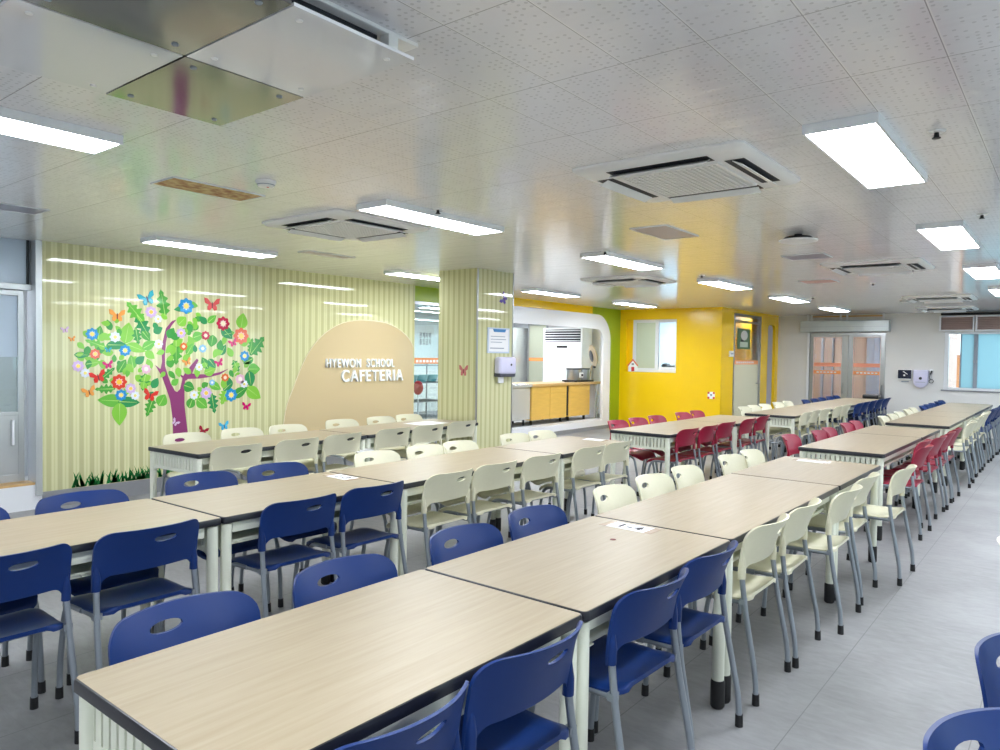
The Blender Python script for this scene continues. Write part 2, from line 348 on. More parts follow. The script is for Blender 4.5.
LEAVES=[('k', 3.888, 2.04, 0.239, 0.119, 100), ('k', 3.59, 1.932, 0.207, 0.124, 130), ('k', 3.674, 1.789, 0.231, 0.115, -60), ('o', 3.509, 1.709, 0.175, 0.113, 80), ('o', 3.329, 1.785, 0.09, 0.05, 110), ('o', 3.232, 1.7, 0.118, 0.069, 80), ('k', 3.204, 1.589, 0.176, 0.078, 160), ('o', 3.408, 1.583, 0.162, 0.071, 0), ('o', 3.601, 1.555, 0.166, 0.073, -20), ('k', 3.611, 1.681, 0.146, 0.083, -80), ('o', 3.706, 1.684, 0.106, 0.064, -50), ('o', 3.738, 1.589, 0.127, 0.074, 30), ('o', 3.072, 1.477, 0.115, 0.048, 0), ('o', 3.175, 1.397, 0.117, 0.058, 10), ('k', 3.31, 1.285, 0.16, 0.07, 40), ('k', 3.29, 1.132, 0.159, 0.08, 180), ('o', 3.339, 1.013, 0.191, 0.1, 175), ('o', 3.529, 0.989, 0.176, 0.083, -5), ('o', 3.433, 0.869, 0.185, 0.113, -90), ('k', 3.685, 1.196, 0.148, 0.095, -100), ('k', 3.749, 0.927, 0.171, 0.096, -110), ('o', 3.879, 0.996, 0.109, 0.098, 60), ('o', 3.803, 1.182, 0.097, 0.065, 60), ('o', 4.101, 1.861, 0.101, 0.09, 45), ('o', 3.977, 1.725, 0.099, 0.077, 60), ('o', 4.3, 1.892, 0.093, 0.046, 0), ('o', 4.456, 1.9, 0.107, 0.059, 40), ('o', 4.347, 1.883, 0.093, 0.058, 140), ('o', 4.252, 1.823, 0.081, 0.046, 90), ('o', 4.194, 1.787, 0.08, 0.057, -60), ('o', 4.457, 1.649, 0.107, 0.095, -100), ('o', 4.288, 1.701, 0.104, 0.081, 20), ('o', 4.644, 1.746, 0.146, 0.097, -45), ('o', 4.837, 1.894, 0.149, 0.112, 80), ('k', 5.04, 1.603, 0.231, 0.154, 50), ('k', 4.959, 1.601, 0.152, 0.076, 80), ('o', 5.001, 1.325, 0.128, 0.102, 0), ('o', 4.947, 1.206, 0.152, 0.102, -80), ('o', 4.996, 1.036, 0.18, 0.116, -35), ('o', 4.816, 1.054, 0.175, 0.087, 30), ('o', 4.208, 0.955, 0.103, 0.08, 70), ('o', 4.339, 0.938, 0.128, 0.093, -40), ('k', 4.473, 0.938, 0.191, 0.108, -80), ('k', 4.61, 1.002, 0.145, 0.121, -110), ('o', 4.184, 1.13, 0.103, 0.091, -20), ('o', 4.374, 1.147, 0.07, 0.058, 30), ('o', 4.497, 1.133, 0.132, 0.072, -30), ('o', 4.66, 1.129, 0.122, 0.073, 40), ('o', 4.434, 1.306, 0.118, 0.083, 20), ('o', 4.373, 1.397, 0.117, 0.07, 120), ('k', 4.034, 1.518, 0.223, 0.134, -90), ('o', 4.195, 1.553, 0.114, 0.068, 60), ('o', 4.595, 1.548, 0.109, 0.061, 60), ('o', 4.683, 1.526, 0.098, 0.061, 120), ('o', 4.557, 1.605, 0.096, 0.06, 80), ('o', 3.99, 1.266, 0.089, 0.044, -50), ('o', 4.024, 1.189, 0.078, 0.056, 40), ('o', 3.834, 1.752, 0.087, 0.065, 30), ('o', 4.056, 1.628, 0.1, 0.067, 30), ('o', 3.242, 1.529, 0.079, 0.059, 200), ('o', 3.458, 1.366, 0.123, 0.072, 60), ('o', 3.56, 1.408, 0.114, 0.073, 100), ('o', 3.643, 1.429, 0.094, 0.063, 40), ('o', 3.748, 1.483, 0.096, 0.064, -40), ('k', 4.762, 1.362, 0.124, 0.087, -60), ('o', 3.967, 1.408, 0.099, 0.066, 100), ('o', 4.228, 2.045, 0.092, 0.057, -10), ('o', 4.067, 1.991, 0.09, 0.045, 190), ('o', 3.406, 1.847, 0.067, 0.04, 79), ('o', 4.038, 1.694, 0.1, 0.06, 30), ('o', 3.38, 1.445, 0.062, 0.037, 88), ('o', 4.671, 1.74, 0.107, 0.065, 13), ('o', 4.679, 1.168, 0.1, 0.06, 99), ('o', 3.274, 1.67, 0.084, 0.05, 190), ('o', 3.132, 1.382, 0.075, 0.045, 259), ('o', 3.431, 1.714, 0.062, 0.038, 280), ('o', 3.514, 1.289, 0.064, 0.038, 260), ('o', 3.33, 1.549, 0.062, 0.037, 231), ('o', 3.268, 1.656, 0.082, 0.049, 22), ('o', 3.122, 1.511, 0.087, 0.052, 265), ('o', 4.007, 1.513, 0.071, 0.042, 344), ('o', 3.331, 1.559, 0.058, 0.035, 323), ('o', 3.81, 1.789, 0.072, 0.043, 301), ('o', 3.569, 1.425, 0.089, 0.054, 51), ('o', 4.704, 1.272, 0.075, 0.046, 298), ('o', 4.181, 1.749, 0.072, 0.044, 90), ('o', 3.64, 1.878, 0.093, 0.056, 146), ('o', 3.749, 1.056, 0.08, 0.048, 39), ('o', 3.516, 1.77, 0.07, 0.042, 69), ('o', 3.433, 1.388, 0.057, 0.035, 293), ('o', 3.282, 1.219, 0.065, 0.039, 148), ('o', 4.086, 1.546, 0.065, 0.039, 106), ('o', 4.46, 1.391, 0.105, 0.063, 310), ('o', 3.052, 1.484, 0.057, 0.034, 18), ('o', 3.196, 1.451, 0.079, 0.048, 209), ('o', 4.262, 1.79, 0.067, 0.04, 224), ('o', 3.748, 1.927, 0.071, 0.042, 127), ('o', 4.253, 1.56, 0.068, 0.04, 96), ('o', 3.419, 1.751, 0.06, 0.037, 133), ('o', 4.923, 1.423, 0.114, 0.068, 206), ('o', 4.782, 1.261, 0.064, 0.038, 198), ('o', 4.914, 1.668, 0.096, 0.058, 328), ('o', 3.559, 1.556, 0.061, 0.036, 351), ('o', 4.609, 1.658, 0.08, 0.047, 254), ('o', 4.297, 1.933, 0.066, 0.039, 325), ('o', 3.86, 1.511, 0.072, 0.043, 199), ('o', 4.633, 1.194, 0.104, 0.062, 281), ('o', 3.269, 1.38, 0.082, 0.05, 287), ('o', 4.545, 1.52, 0.085, 0.051, 13), ('o', 3.118, 1.301, 0.053, 0.032, 287), ('o', 4.765, 1.377, 0.069, 0.041, 185), ('o', 4.865, 1.71, 0.08, 0.048, 38), ('o', 3.13, 1.438, 0.063, 0.038, 159), ('o', 3.704, 1.234, 0.089, 0.054, 204), ('o', 3.96, 1.549, 0.093, 0.056, 227), ('o', 3.331, 1.661, 0.083, 0.05, 216), ('o', 3.189, 1.425, 0.064, 0.038, 83), ('o', 3.295, 1.8, 0.07, 0.042, 173), ('o', 4.253, 1.869, 0.062, 0.038, 307), ('o', 3.899, 1.897, 0.065, 0.039, 150), ('o', 3.641, 1.228, 0.094, 0.057, 320), ('o', 4.873, 1.445, 0.107, 0.065, 290), ('o', 3.541, 1.135, 0.084, 0.051, 313), ('o', 4.186, 1.595, 0.068, 0.041, 305), ('o', 3.651, 1.327, 0.058, 0.035, 42), ('o', 4.162, 1.311, 0.085, 0.051, 146), ('o', 4.857, 1.629, 0.091, 0.055, 179), ('o', 4.317, 1.098, 0.062, 0.037, 330), ('o', 4.268, 1.662, 0.071, 0.043, 11), ('o', 4.157, 1.462, 0.091, 0.054, 45), ('o', 4.611, 1.169, 0.107, 0.064, 81), ('o', 3.38, 1.214, 0.076, 0.046, 352), ('o', 3.74, 1.388, 0.092, 0.056, 113), ('o', 3.547, 1.735, 0.066, 0.04, 320), ('o', 3.997, 1.532, 0.091, 0.054, 259), ('o', 3.729, 1.178, 0.065, 0.039, 210), ('o', 4.121, 1.734, 0.097, 0.059, 234), ('o', 4.358, 1.371, 0.076, 0.045, 198), ('o', 4.198, 1.832, 0.061, 0.037, 322), ('o', 4.904, 1.382, 0.079, 0.047, 46), ('o', 4.502, 1.507, 0.091, 0.054, 244), ('o', 4.836, 1.196, 0.07, 0.043, 122), ('o', 3.062, 1.568, 0.07, 0.042, 317), ('o', 3.456, 1.457, 0.057, 0.035, 49), ('o', 3.124, 1.683, 0.082, 0.049, 329), ('o', 3.508, 1.115, 0.081, 0.049, 76), ('o', 4.273, 1.029, 0.099, 0.059, 41), ('o', 4.062, 1.294, 0.088, 0.053, 282), ('o', 3.257, 1.558, 0.058, 0.035, 152), ('o', 3.899, 1.905, 0.062, 0.037, 131), ('o', 3.965, 1.447, 0.069, 0.041, 205), ('o', 3.584, 1.588, 0.069, 0.041, 14), ('o', 3.488, 1.315, 0.064, 0.038, 78), ('o', 4.168, 1.97, 0.067, 0.041, 4), ('o', 3.885, 1.271, 0.062, 0.037, 231), ('o', 3.686, 1.15, 0.088, 0.053, 300), ('o', 3.316, 1.502, 0.086, 0.052, 182), ('o', 3.539, 1.343, 0.089, 0.054, 307), ('o', 4.462, 1.158, 0.069, 0.041, 296), ('o', 4.749, 1.32, 0.077, 0.046, 244), ('o', 4.204, 1.648, 0.094, 0.057, 120), ('o', 4.279, 1.286, 0.085, 0.052, 269), ('o', 3.055, 1.46, 0.08, 0.048, 127)]
TRUNK=[(4.002, 0.629), (3.996, 0.794), (3.968, 0.993), (3.923, 1.125), (3.879, 1.246), (3.835, 1.322), (3.802, 1.376), (3.819, 1.365), (3.862, 1.332), (3.878, 1.408), (3.873, 1.538), (3.889, 1.646), (3.922, 1.777), (3.988, 1.856), (4.039, 1.874), (3.988, 1.812), (3.944, 1.734), (3.922, 1.625), (3.911, 1.484), (3.912, 1.365), (3.945, 1.256), (3.979, 1.168), (4.024, 1.09), (4.047, 1.078), (4.081, 1.11), (4.103, 1.198), (4.107, 1.231), (4.057, 1.282), (4.018, 1.331), (4.069, 1.287), (4.115, 1.253), (4.149, 1.297), (4.219, 1.386), (4.277, 1.448), (4.295, 1.426), (4.242, 1.33), (4.219, 1.28), (4.314, 1.27), (4.435, 1.269), (4.558, 1.293), (4.672, 1.333), (4.558, 1.265), (4.435, 1.237), (4.314, 1.222), (4.172, 1.219), (4.138, 1.197), (4.132, 1.098), (4.133, 0.931), (4.151, 0.785), (4.172, 0.616)]
HILL=[(5.399, 0.661), (5.442, 0.784), (5.558, 1.082), (5.692, 1.372), (5.845, 1.605), (6.05, 1.792), (6.297, 1.921), (6.555, 1.979), (6.824, 1.992), (7.106, 1.969), (7.361, 1.893), (7.565, 1.768), (7.67, 1.637), (7.697, 0.62)]
# ------------------------------------------------------------------ the room
CZ = 2.561
struct('floor', MB().box(-8.2, 4.4, -3.7, 17.7, -.06, 0), 'floor')
struct('ceiling', MB().box(-7.95, 4.4, -3.7, 17.7, CZ, CZ + .05), 'ceiling')
XM = -7.738
struct('wall_left', MB().box(-7.95, XM, 2.712, 7.70, .158, CZ), 'stripe_y')
struct('baseboard_left', MB().box(-7.95, -7.728, 2.712, 7.70, 0, .158), 'skirt')
struct('wall_front', MB().box(-8, 4.4, -3.8, -3.7, 0, CZ), 'palewall')
struct('wall_side', MB().box(-7.95, -7.80, -3.7, .55, 0, CZ), 'palewall')
# right-hand wall with a long row of windows
wr = MB().box(4.4, 4.5, -3.7, 17.7, 0, .95).box(4.4, 4.5, -3.7, 17.7, 2.2, CZ)
for y0, y1 in ((-3.7, -2.2), (1.6, 2.1), (5.9, 6.4), (10.2, 10.7), (14.5, 17.7)): wr.box(4.4, 4.5, y0, y1, .95, 2.2)
struct('wall_right', wr, 'palewall')
def window_unit(name, m, x, y0, y1, z0, z1):
    w = empty(name); w['kind'] = 'structure'
    f = MB(); t = .05
    f.box(x, x+.07, y0, y1, z0, z0+t).box(x, x+.07, y0, y1, z1-t, z1)
    n = 3
    for i in range(n + 1):
        y = y0 + (y1-y0)*i/n; f.box(x, x+.07, max(y0, y-.03), min(y1, y+.03), z0+t, z1-t)
    f.build('window_frame', 'alu', w); MB().box(x+.03, x+.036, y0+t, y1-t, z0+t, z1-t).build('window_pane', 'glass', w)
for i, (y0, y1) in enumerate(((-2.2, 1.6), (2.1, 5.9), (6.4, 10.2), (10.7, 14.5))): window_unit('window_%d' % (3+i), 'alu', 4.41, y0, y1, .95, 2.2)

# door_1: steel framed sliding door beside the mural
d = empty('door_1'); d['kind'] = 'structure'
MB().box(-7.93, -7.715, 2.655, 2.712, .13, CZ).build('jamb', 'lightsteel', d, bevel=.004)
MB().box(-7.90, -7.80, .55, 2.655, 2.085, 2.142).box(-7.90, -7.80, .55, .60, .25, CZ).build('transom_rail', 'lightsteel', d, bevel=.004)
MB().box(-7.88, -7.83, 2.622, 2.642, 2.142, CZ).build('mullion', 'edge', d)
MB().box(-7.86, -7.85, .60, 2.622, 2.142, CZ).build('transom_pane', 'frost_white', d)
MB().box(-7.86, -7.85, 2.642, 2.655, 2.142, CZ).build('transom_pane', 'frost_white', d)
for ya, yb in ((1.62, 2.60), (.62, 1.62)):
    lf = MB()
    for a, b, z0, z1 in ((ya, ya+.05, .27, 2.08), (yb-.05, yb, .27, 2.08), (ya+.05, yb-.05, .27, .34), (ya+.05, yb-.05, .90, .935), (ya+.05, yb-.05, 2.03, 2.08)):
        lf.box(-7.88, -7.84, a, b, z0, z1)
    lf = lf.build('door_leaf', 'lightsteel', d, bevel=.003)
    MB().box(-7.866, -7.858, ya+.05, yb-.05, 1.452, 2.03).build('frosted_pane', 'frost_white', lf)
    MB().box(-7.866, -7.858, ya+.05, yb-.05, .935, 1.452).build('pane', 'glass', lf)
    MB().box(-7.87, -7.845, ya+.05, yb-.05, .34, .90).build('kick_panel', 'lightsteel', lf)
    MB().box(-7.84, -7.815, yb-.11, yb-.09, .62, .86).build('handle', 'alu', lf, bevel=.005)
MB().box(-7.93, -7.74, .55, 2.712, .235, .255).build('threshold', 'counterwood', d)
struct('trim_1', MB().box(-7.95, -7.735, .55, 2.712, 0, .235), 'whitepaint')
struct('wall_hall', MB().box(-9.9, -9.8, -.5, 4.0, 0, 2.7).box(-9.9, -7.95, -.6, -.5, 0, 2.7).box(-9.9, -7.95, 4.0, 4.1, 0, 2.7).box(-9.9, -7.95, -.5, 4, 2.6, 2.7).box(-9.9, -8.2, -.5, 4, -.06, 0), mat('hall_paint', rgb(200, 204, 210), .5))

# pillar with glazed striped faces and bright corner strips
pl = struct('pillar', MB().box(-6.175, -5.55, 6.56, 7.25, 0, CZ), 'stripe_x')
pl.data.materials.append(M['stripe_p'])
for p in pl.data.polygons:
    if abs(p.normal.x) > .5: p.material_index = 1
struct('trim_2', MB().box(-5.565, -5.543, 6.553, 6.572, 0, CZ).box(-5.565, -5.543, 7.238, 7.257, 0, CZ), 'steel', bevel=.004)

# kitchen side wall: green and yellow paint round a white rounded arch
XK = -7.84
def arc(cx, cy, r, a0, a1, n=14): return [(cx + r*math.cos(math.radians(a0+(a1-a0)*i/n)), cy + r*math.sin(math.radians(a0+(a1-a0)*i/n))) for i in range(n+1)]
outer = [(13.685, 0), (13.685, 1.86)] + arc(13.135, 1.86, .55, 0, 90)
gr = [(14.12, 0)] + outer + [(12.95, 2.41), (12.95, CZ), (14.12, CZ)]
struct('wall_kitchen', MB().prism(gr, 'X', XK-.12, XK).box(XK-.12, XK, 7.70, 9.0, 2.335, CZ), 'green')
struct('wall_kitchen_top', MB().box(XK-.12, XK, 9.0, 12.95, 2.41, CZ), 'yellow')
inner = [(13.39, .2), (13.39, 1.83)] + arc(13.11, 1.83, .28, 0, 90) + [(9.40, 2.11), (9.40, .2)]
arch = [(13.685, .2)] + outer[1:] + [(9.0, 2.41), (9.0, .2), (9.40, .2), (9.40, 2.11)] + arc(13.11, 1.83, .28, 90, 0) + [(13.39, .2)]
struct('trim_3', MB().prism(arch, 'X', XK-.04, XK+.012), 'whitepaint')
struct('trim_4', MB().box(XK-.25, XK+.014, 9.0, 13.685, .075, .2), 'whitepaint')
struct('baseboard_kitchen', MB().box(XK-.25, XK+.008, 9.0, 14.12, 0, .075), 'skirt')
kn = MB().box(-11.8, -8.09, 7.6, 14.7, .1, .2)
struct('floor_kitchen', kn, 'floor')
struct('ceiling_kitchen', MB().box(-11.8, -8.0, 7.6, 14.7, 2.5, 2.55), 'palewall')
struct('wall_kitchen_back', MB().box(-11.9, -11.8, 7.6, 14.7, .1, 2.5), 'kitchenwall')
struct('wall_kitchen_end', MB().box(-11.8, -7.97, 14.6, 14.7, .2, 2.5), 'whitepaint')
struct('wall_kitchen_near', MB().box(-11.8, -7.97, 7.58, 7.68, .2, 2.5), 'kitchenwall')

# door_2: glass kitchen door between mural and pillar
d = empty('door_2'); d['kind'] = 'structure'
MB().box(-7.90, XK, 7.70, 7.745, .0, 2.335).box(-7.90, XK, 8.95, 9.0, 0, 2.335).box(-7.90, XK, 7.745, 8.95, 2.285, 2.335).box(-7.90, XK, 7.745, 8.95, 0, .2).build('door_frame', 'steel', d, bevel=.003)
MB().box(-7.875, -7.867, 7.745, 8.95, .2, 2.285).build('pane', 'glass', d)
s = MB().box(-7.867, -7.864, 7.745, 8.95, 1.385, 1.475).build('film_strip', 'orange', d)
sm = MB()
for i in range(9): sm.box(-7.864, -7.8632, 7.86+i*.075, 7.915+i*.075, 1.405, 1.445)
sm.build('film_mark', 'paper', s)
tt = empty('door_notice', (0, 0, 0), 0, 'black two-line no-entry notice on the glass kitchen door beside the pillar', 'notice')
text('text_line', '관계자외', .1, (-7.864, 8.06, 1.815), 'X', 'ink', .001, tt, width=.25)
text('text_line', '출입금지', .1, (-7.864, 8.06, 1.715), 'X', 'ink', .001, tt, width=.25)

# yellow wall with a small sliding window
YY = 14.12
struct('wall_yellow', MB().box(-7.96, -7.69, YY, YY+.2, 0, CZ).box(-6.515, -5.55, YY, YY+.2, 0, CZ).box(-7.69, -6.515, YY, YY+.2, 0, 1.215).box(-7.69, -6.515, YY, YY+.2, 2.34, CZ), 'yellow')
w = empty('window_1'); w['kind'] = 'structure'
f = MB(); y0 = YY + .07
f.box(-7.56, -7.52, y0, y0+.08, 1.215, 2.34).box(-6.55, -6.515, y0, y0+.08, 1.215, 2.34).box(-7.52, -6.55, y0, y0+.08, 2.305, 2.34).box(-7.52, -6.55, y0, y0+.08, 1.215, 1.26)
f.build('window_frame', 'alu', w, bevel=.004)
sash = MB().box(-7.52, -7.485, y0+.005, y0+.035, 1.26, 2.305).box(-7.035, -6.965, y0+.005, y0+.035, 1.26, 2.305).box(-7.485, -7.035, y0+.005, y0+.035, 2.275, 2.305).box(-7.485, -7.035, y0+.005, y0+.035, 1.26, 1.30).build('sash', 'alu', w, bevel=.003)
MB().box(-7.485, -7.035, y0+.017, y0+.023, 1.30, 2.275).build('pane', 'frost_green', sash)
sash = MB().box(-7.02, -6.965, y0+.04, y0+.07, 1.26, 2.305).box(-6.585, -6.55, y0+.04, y0+.07, 1.26, 2.305).box(-6.965, -6.585, y0+.04, y0+.07, 2.275, 2.305).box(-6.965, -6.585, y0+.04, y0+.07, 1.26, 1.33).build('sash', 'alu', w, bevel=.003)
MB().box(-6.965, -6.585, y0+.052, y0+.056, 1.33, 2.275).build('pane', 'glass', sash)
struct('trim_5', MB().box(-7.69, -7.56, YY+.08, YY+.15, 1.215, 2.34), 'yellow')
bl = mat('pale_blue_wall', rgb(216, 226, 236), .6)
struct('wall_office', MB().box(-7.97, -6.31, 15.9, 16.0, .9, 2.5).box(-6.36, -6.31, 14.34, 16.0, .9, 2.5).box(-8.05, -7.97, 14.72, 16.0, .9, 2.5).box(-8.05, -6.31, 14.33, 16.0, .85, .95).box(-8.05, -6.31, 14.33, 16.0, 2.5, 2.55), bl)
bag = MB()
for cx, rz, rx in ((-6.86, .085, .1), (-6.74, .06, .12), (-6.64, .055, .08)):
    bag.lathe([(0.001, 0), (rx*.9, 0), (rx, rz*.4), (rx*.75, rz*.85), (0.001, rz)], (cx, y0+.19, 1.33), 16)
struct('trim_6', MB().box(-7.69, -6.515, y0+.08, 14.6, 1.27, 1.33), 'alu')
tag(bag.build('bag', 'black', smooth=60), 'black soft bag lying on the sill behind the small yellow-wall window', 'bag')

# alcove wall: glass door and a narrow arched recess
XA = -5.55
al = MB().box(XA-.2, XA, YY+.2, 14.78, 0, CZ).box(XA-.2, XA, 14.78, 16.42, 2.475, CZ)
nz = [(16.42, 0), (16.42, CZ), (17.65, CZ), (17.65, 0), (17.42, 0), (17.42, 2.2)] + arc(17.30, 2.2, .12, 0, 90, 6)[1:] + [(17.02, 2.32)] + arc(17.02, 2.2, .12, 90, 180, 6)[1:] + [(16.90, 0)]
al.prism(nz, 'X', XA-.2, XA)
struct('wall_alcove', al, 'yellow')
struct('wall_alcove_recess', MB().box(XA-.09, XA-.06, 16.85, 17.5, 0, 2.36), mat('lavender_grey', rgb(186, 186, 196), .5))
d = empty('door_3'); d['kind'] = 'structure'
MB().box(XA-.06, XA+.01, 14.78, 14.83, 0, 2.475).box(XA-.06, XA+.01, 16.36, 16.42, 0, 2.475).box(XA-.06, XA+.01, 14.83, 16.36, 2.43, 2.475).box(XA-.06, XA+.01, 14.83, 16.36, 2.30, 2.34).build('door_frame', 'steel', d, bevel=.003)
MB().box(XA-.04, XA-.03, 14.83, 16.36, 2.34, 2.43).build('transom_pane', 'glass', d)
MB().box(XA-.03, XA-.02, 14.83, 16.36, 1.41, 2.30).build('pane', 'glass', d)
MB().box(XA-.03, XA-.02, 14.83, 16.36, .0, 1.41).build('frosted_pane', 'door_film', d)
s = MB().box(XA-.02, XA-.017, 14.83, 16.36, 1.41, 1.50).build('film_strip', 'orange', d)
sm = MB()
for i in range(9): sm.box(XA-.017, XA-.0165, 15.0+i*.12, 15.08+i*.12, 1.435, 1.475)
sm.build('film_mark', 'paper', s)
MB().tube(fillet([(XA-.02, 16.22, .99), (XA+.03, 16.22, .99), (XA+.03, 16.22, 1.70), (XA-.02, 16.22, 1.70)], .02), .012).build('handle', 'steel', d, smooth=40)
struct('wall_store', MB().box(-6.3, -6.2, 14.72, 18.8, 0, 2.56).box(-6.2, -5.76, 18.7, 18.8, 0, 2.56).box(-6.2, -5.76, 16.02, 18.8, 2.56, 2.6).box(-6.2, -5.76, 14.62, 14.72, 0, 2.5), 'yellow')  # yellow walls stand in for the yellow reflection in the door glass
struct('floor_store', MB().box(-6.2, -5.76, 14.72, 18.7, -.06, 0), 'floor')

# back wall: double glass door, louvres and a wide window
YB = 17.65
struct('wall_back', MB().box(XA-.2, -4.88, YB, YB+.2, 0, CZ).box(-4.88, -3.25, YB, YB+.2, 2.15, CZ).box(-3.25, -2.15, YB, YB+.2, 0, CZ).box(-2.15, 3.2, YB, YB+.2, 0, .95).box(-2.15, 3.2, YB, YB+.2, 2.155, CZ).box(3.2, 4.4, YB, YB+.2, 0, CZ), 'greywall')
d = empty('door_4'); d['kind'] = 'structure'
f = MB().box(-4.88, -4.845, YB-.02, YB+.1, 0, 2.15).box(-3.285, -3.25, YB-.02, YB+.1, 0, 2.15).box(-4.845, -3.285, YB-.02, YB+.1, 2.09, 2.15).box(-4.08, -4.0, YB-.01, YB+.08, 0, 2.09)
f.build('door_frame', 'steel', d, bevel=.004)
MB().box(-4.88, -4.83, YB-.05, YB-.02, 0, 2.15).build('side_post', 'alu', d, bevel=.004)
h = MB().box(-5.02, -3.16, YB-.16, YB, 2.165, 2.425).build('header_box', mat('header_grey', rgb(196, 204, 206), .3, metal=.2), d, bevel=.02)
MB().box(-5.0, -3.18, YB-.165, YB-.16, 2.28, 2.286).build('header_seam', 'mullion', h)
for xs in (-4.855, -4.775, -4.155, -4.02, -3.29): MB().box(xs-.02, xs+.02, YB-.12, YB-.08, 2.425, CZ).build('header_post', 'whitepaint', d)
MB().box(-4.76, -3.3, YB-.11, YB-.09, 2.50, 2.535).build('header_rail', 'counterwood', d)
for xa, xb in ((-4.845, -4.08), (-4.0, -3.285)):
    lf = MB().box(xa, xa+.09, YB+.01, YB+.06, .02, 2.09).box(xb-.06, xb, YB+.01, YB+.06, .02, 2.09).box(xa+.09, xb-.06, YB+.01, YB+.06, 2.06, 2.09).box(xa+.09, xb-.06, YB+.01, YB+.06, .02, .14).build('door_leaf', 'steel', d, bevel=.004)
    pk = MB()
    for a, b, c, e in ((xa+.09, xa+.105, .14, 2.06), (xb-.075, xb-.06, .14, 2.06), (xa+.105, xb-.075, 2.045, 2.06)): pk.box(a, b, YB+.02, YB+.04, c, e)
    pk.build('pane_reflection', mat('pale_pink_reflection', rgb(246, 222, 212), .4), lf)  # pale pink edge strips imitate reflections round the panes
    MB().box(xa+.105, xb-.075, YB+.028, YB+.034, .14, 2.045).build('pane', 'glass', lf)
    MB().box(xa+.09, xb-.06, YB+.022, YB+.026, 1.385, 1.47).build('film_strip', 'orange2', lf)
    s = MB().box(xa+.09, xb-.06, YB+.022, YB+.026, 1.215, 1.295).build('film_strip', 'orange', lf)
    sm = MB()
    for i in range(6): sm.box(xa+.17+i*.075, xa+.22+i*.075, YB+.021, YB+.022, 1.24, 1.27)
    sm.build('film_mark', 'paper', s)
    MB().tube(fillet([(xb-.03, YB+.01, .80), (xb-.03, YB-.05, .80), (xb-.03, YB-.05, 1.0), (xb-.03, YB+.01, 1.0)], .02), .011).build('handle', 'steel', lf, smooth=40)
# corridor behind the double door
struct('wall_corridor', MB().box(-6.4, -2.25, 20.6, 20.7, 0, 2.6).box(-6.5, -6.4, YB+.2, 20.7, 0, 2.6).box(-2.33, -2.25, YB+.2, 20.6, 0, 2.6), 'brick')
struct('floor_corridor', MB().box(-6.4, -2.25, YB+.05, 20.6, -.06, 0), 'floor')
struct('ceiling_corridor', MB().box(-6.4, -2.25, YB+.2, 20.6, 2.55, 2.6), 'palewall')
struct('trim_7', MB().box(-4.2, -3.75, 20.45, 20.6, 0, 2.3).box(-4.66, -4.60, 20.5, 20.6, 0, 2.55).box(-5.32, -5.27, 20.5, 20.6, 0, 2.55).box(-5.05, -5.02, 20.5, 20.6, 0, 2.55), mat('corridor_panel', rgb(150, 150, 170), .3))
# window_2
w = empty('window_2'); w['kind'] = 'structure'
f = MB().box(-2.15, -2.08, YB+.02, YB+.14, .95, 2.155).box(3.1, 3.2, YB+.02, YB+.14, .95, 2.155).box(-2.08, 3.1, YB+.02, YB+.14, 2.11, 2.155).box(-2.08, 3.1, YB+.02, YB+.14, .95, 1.0)
f.build('window_frame', 'alu', w, bevel=.004)
f = MB()
for xm in (-1.60, -.35, .9, 2.1): f.box(xm-.035, xm+.035, YB+.03, YB+.11, 1.0, 2.11)
f.box(-1.875, -1.85, YB+.05, YB+.09, 1.0, 2.11)
f.build('mullion', 'mullion', w, bevel=.004)
MB().box(-2.08, -1.875, YB+.066, YB+.072, 1.0, 2.11).build('pane', 'glass', w)
MB().box(-1.85, 3.1, YB+.066, YB+.072, 1.0, 2.11).build('frosted_pane', 'frost_cyan', w)
MB().box(-1.64, -1.62, YB+.01, YB+.03, 1.52, 1.58).box(-1.585, -1.565, YB+.01, YB+.03, 1.52, 1.58).build('latch', 'steel', w, bevel=.003)
MB().box(-2.19, 3.24, YB-.03, YB+.02, .925, .95).build('sill', 'skirt', w, bevel=.004)
# exterior seen through the clear sliver
b = empty('annex_building', (0, 0, 0), 0, 'orange rendered low building outside the clear strip of the end window', 'building')
MB().box(-7.5, -.9, 27.0, 31, -.5, 1.75).build('wall', 'facade', b)
MB().box(-7.7, -.7, 26.9, 31, 1.75, 1.85).build('parapet', 'whitepaint', b)

# ------------------------------------------------------------------ mural, hill and lettering
DC = {}
def dmat(n, c):
    if n not in DC: DC[n] = mat('print_' + n, c, .06)
    return DC[n]
G4 = [rgb(76, 158, 62), rgb(104, 182, 70), rgb(48, 140, 82), rgb(132, 196, 72), rgb(62, 150, 66)]
tree = empty('tree_mural', (XM, 4.09, .16), 0, 'large printed blossoming tree with purple trunk on striped wall', 'mural')
def loc(poly): return [(a - 4.09, b - .16) for a, b in poly]
TR = list(TRUNK); TR = [(3.985, .30)] + TR + [(4.19, .30)]
MB().prism(loc(TR), 'X', 0, .0012).build('trunk', dmat('purple', rgb(140, 62, 112)), tree)
def leaf_poly(t, y, z, L, w, a):
    a = math.radians(a); n = 9 if t == 'o' else 22; up = []; dn = []
    for i in range(n + 1):
        q = i / n; prof = math.sin(PI * q ** .8) ** .9
        if t == 'k': prof = (math.sin(PI*q**.85)) * (.72 + .28*math.cos(q*2*PI*4.5))
        up.append((L*(q-.5), w/2*prof)); dn.append((L*(q-.5), -w/2*prof))
    poly = up[:-1] + dn[::-1][:-1]
    return [(y + px*math.cos(a) - pz*math.sin(a), z + px*math.sin(a) + pz*math.cos(a)) for px, pz in poly]
extra = MB()
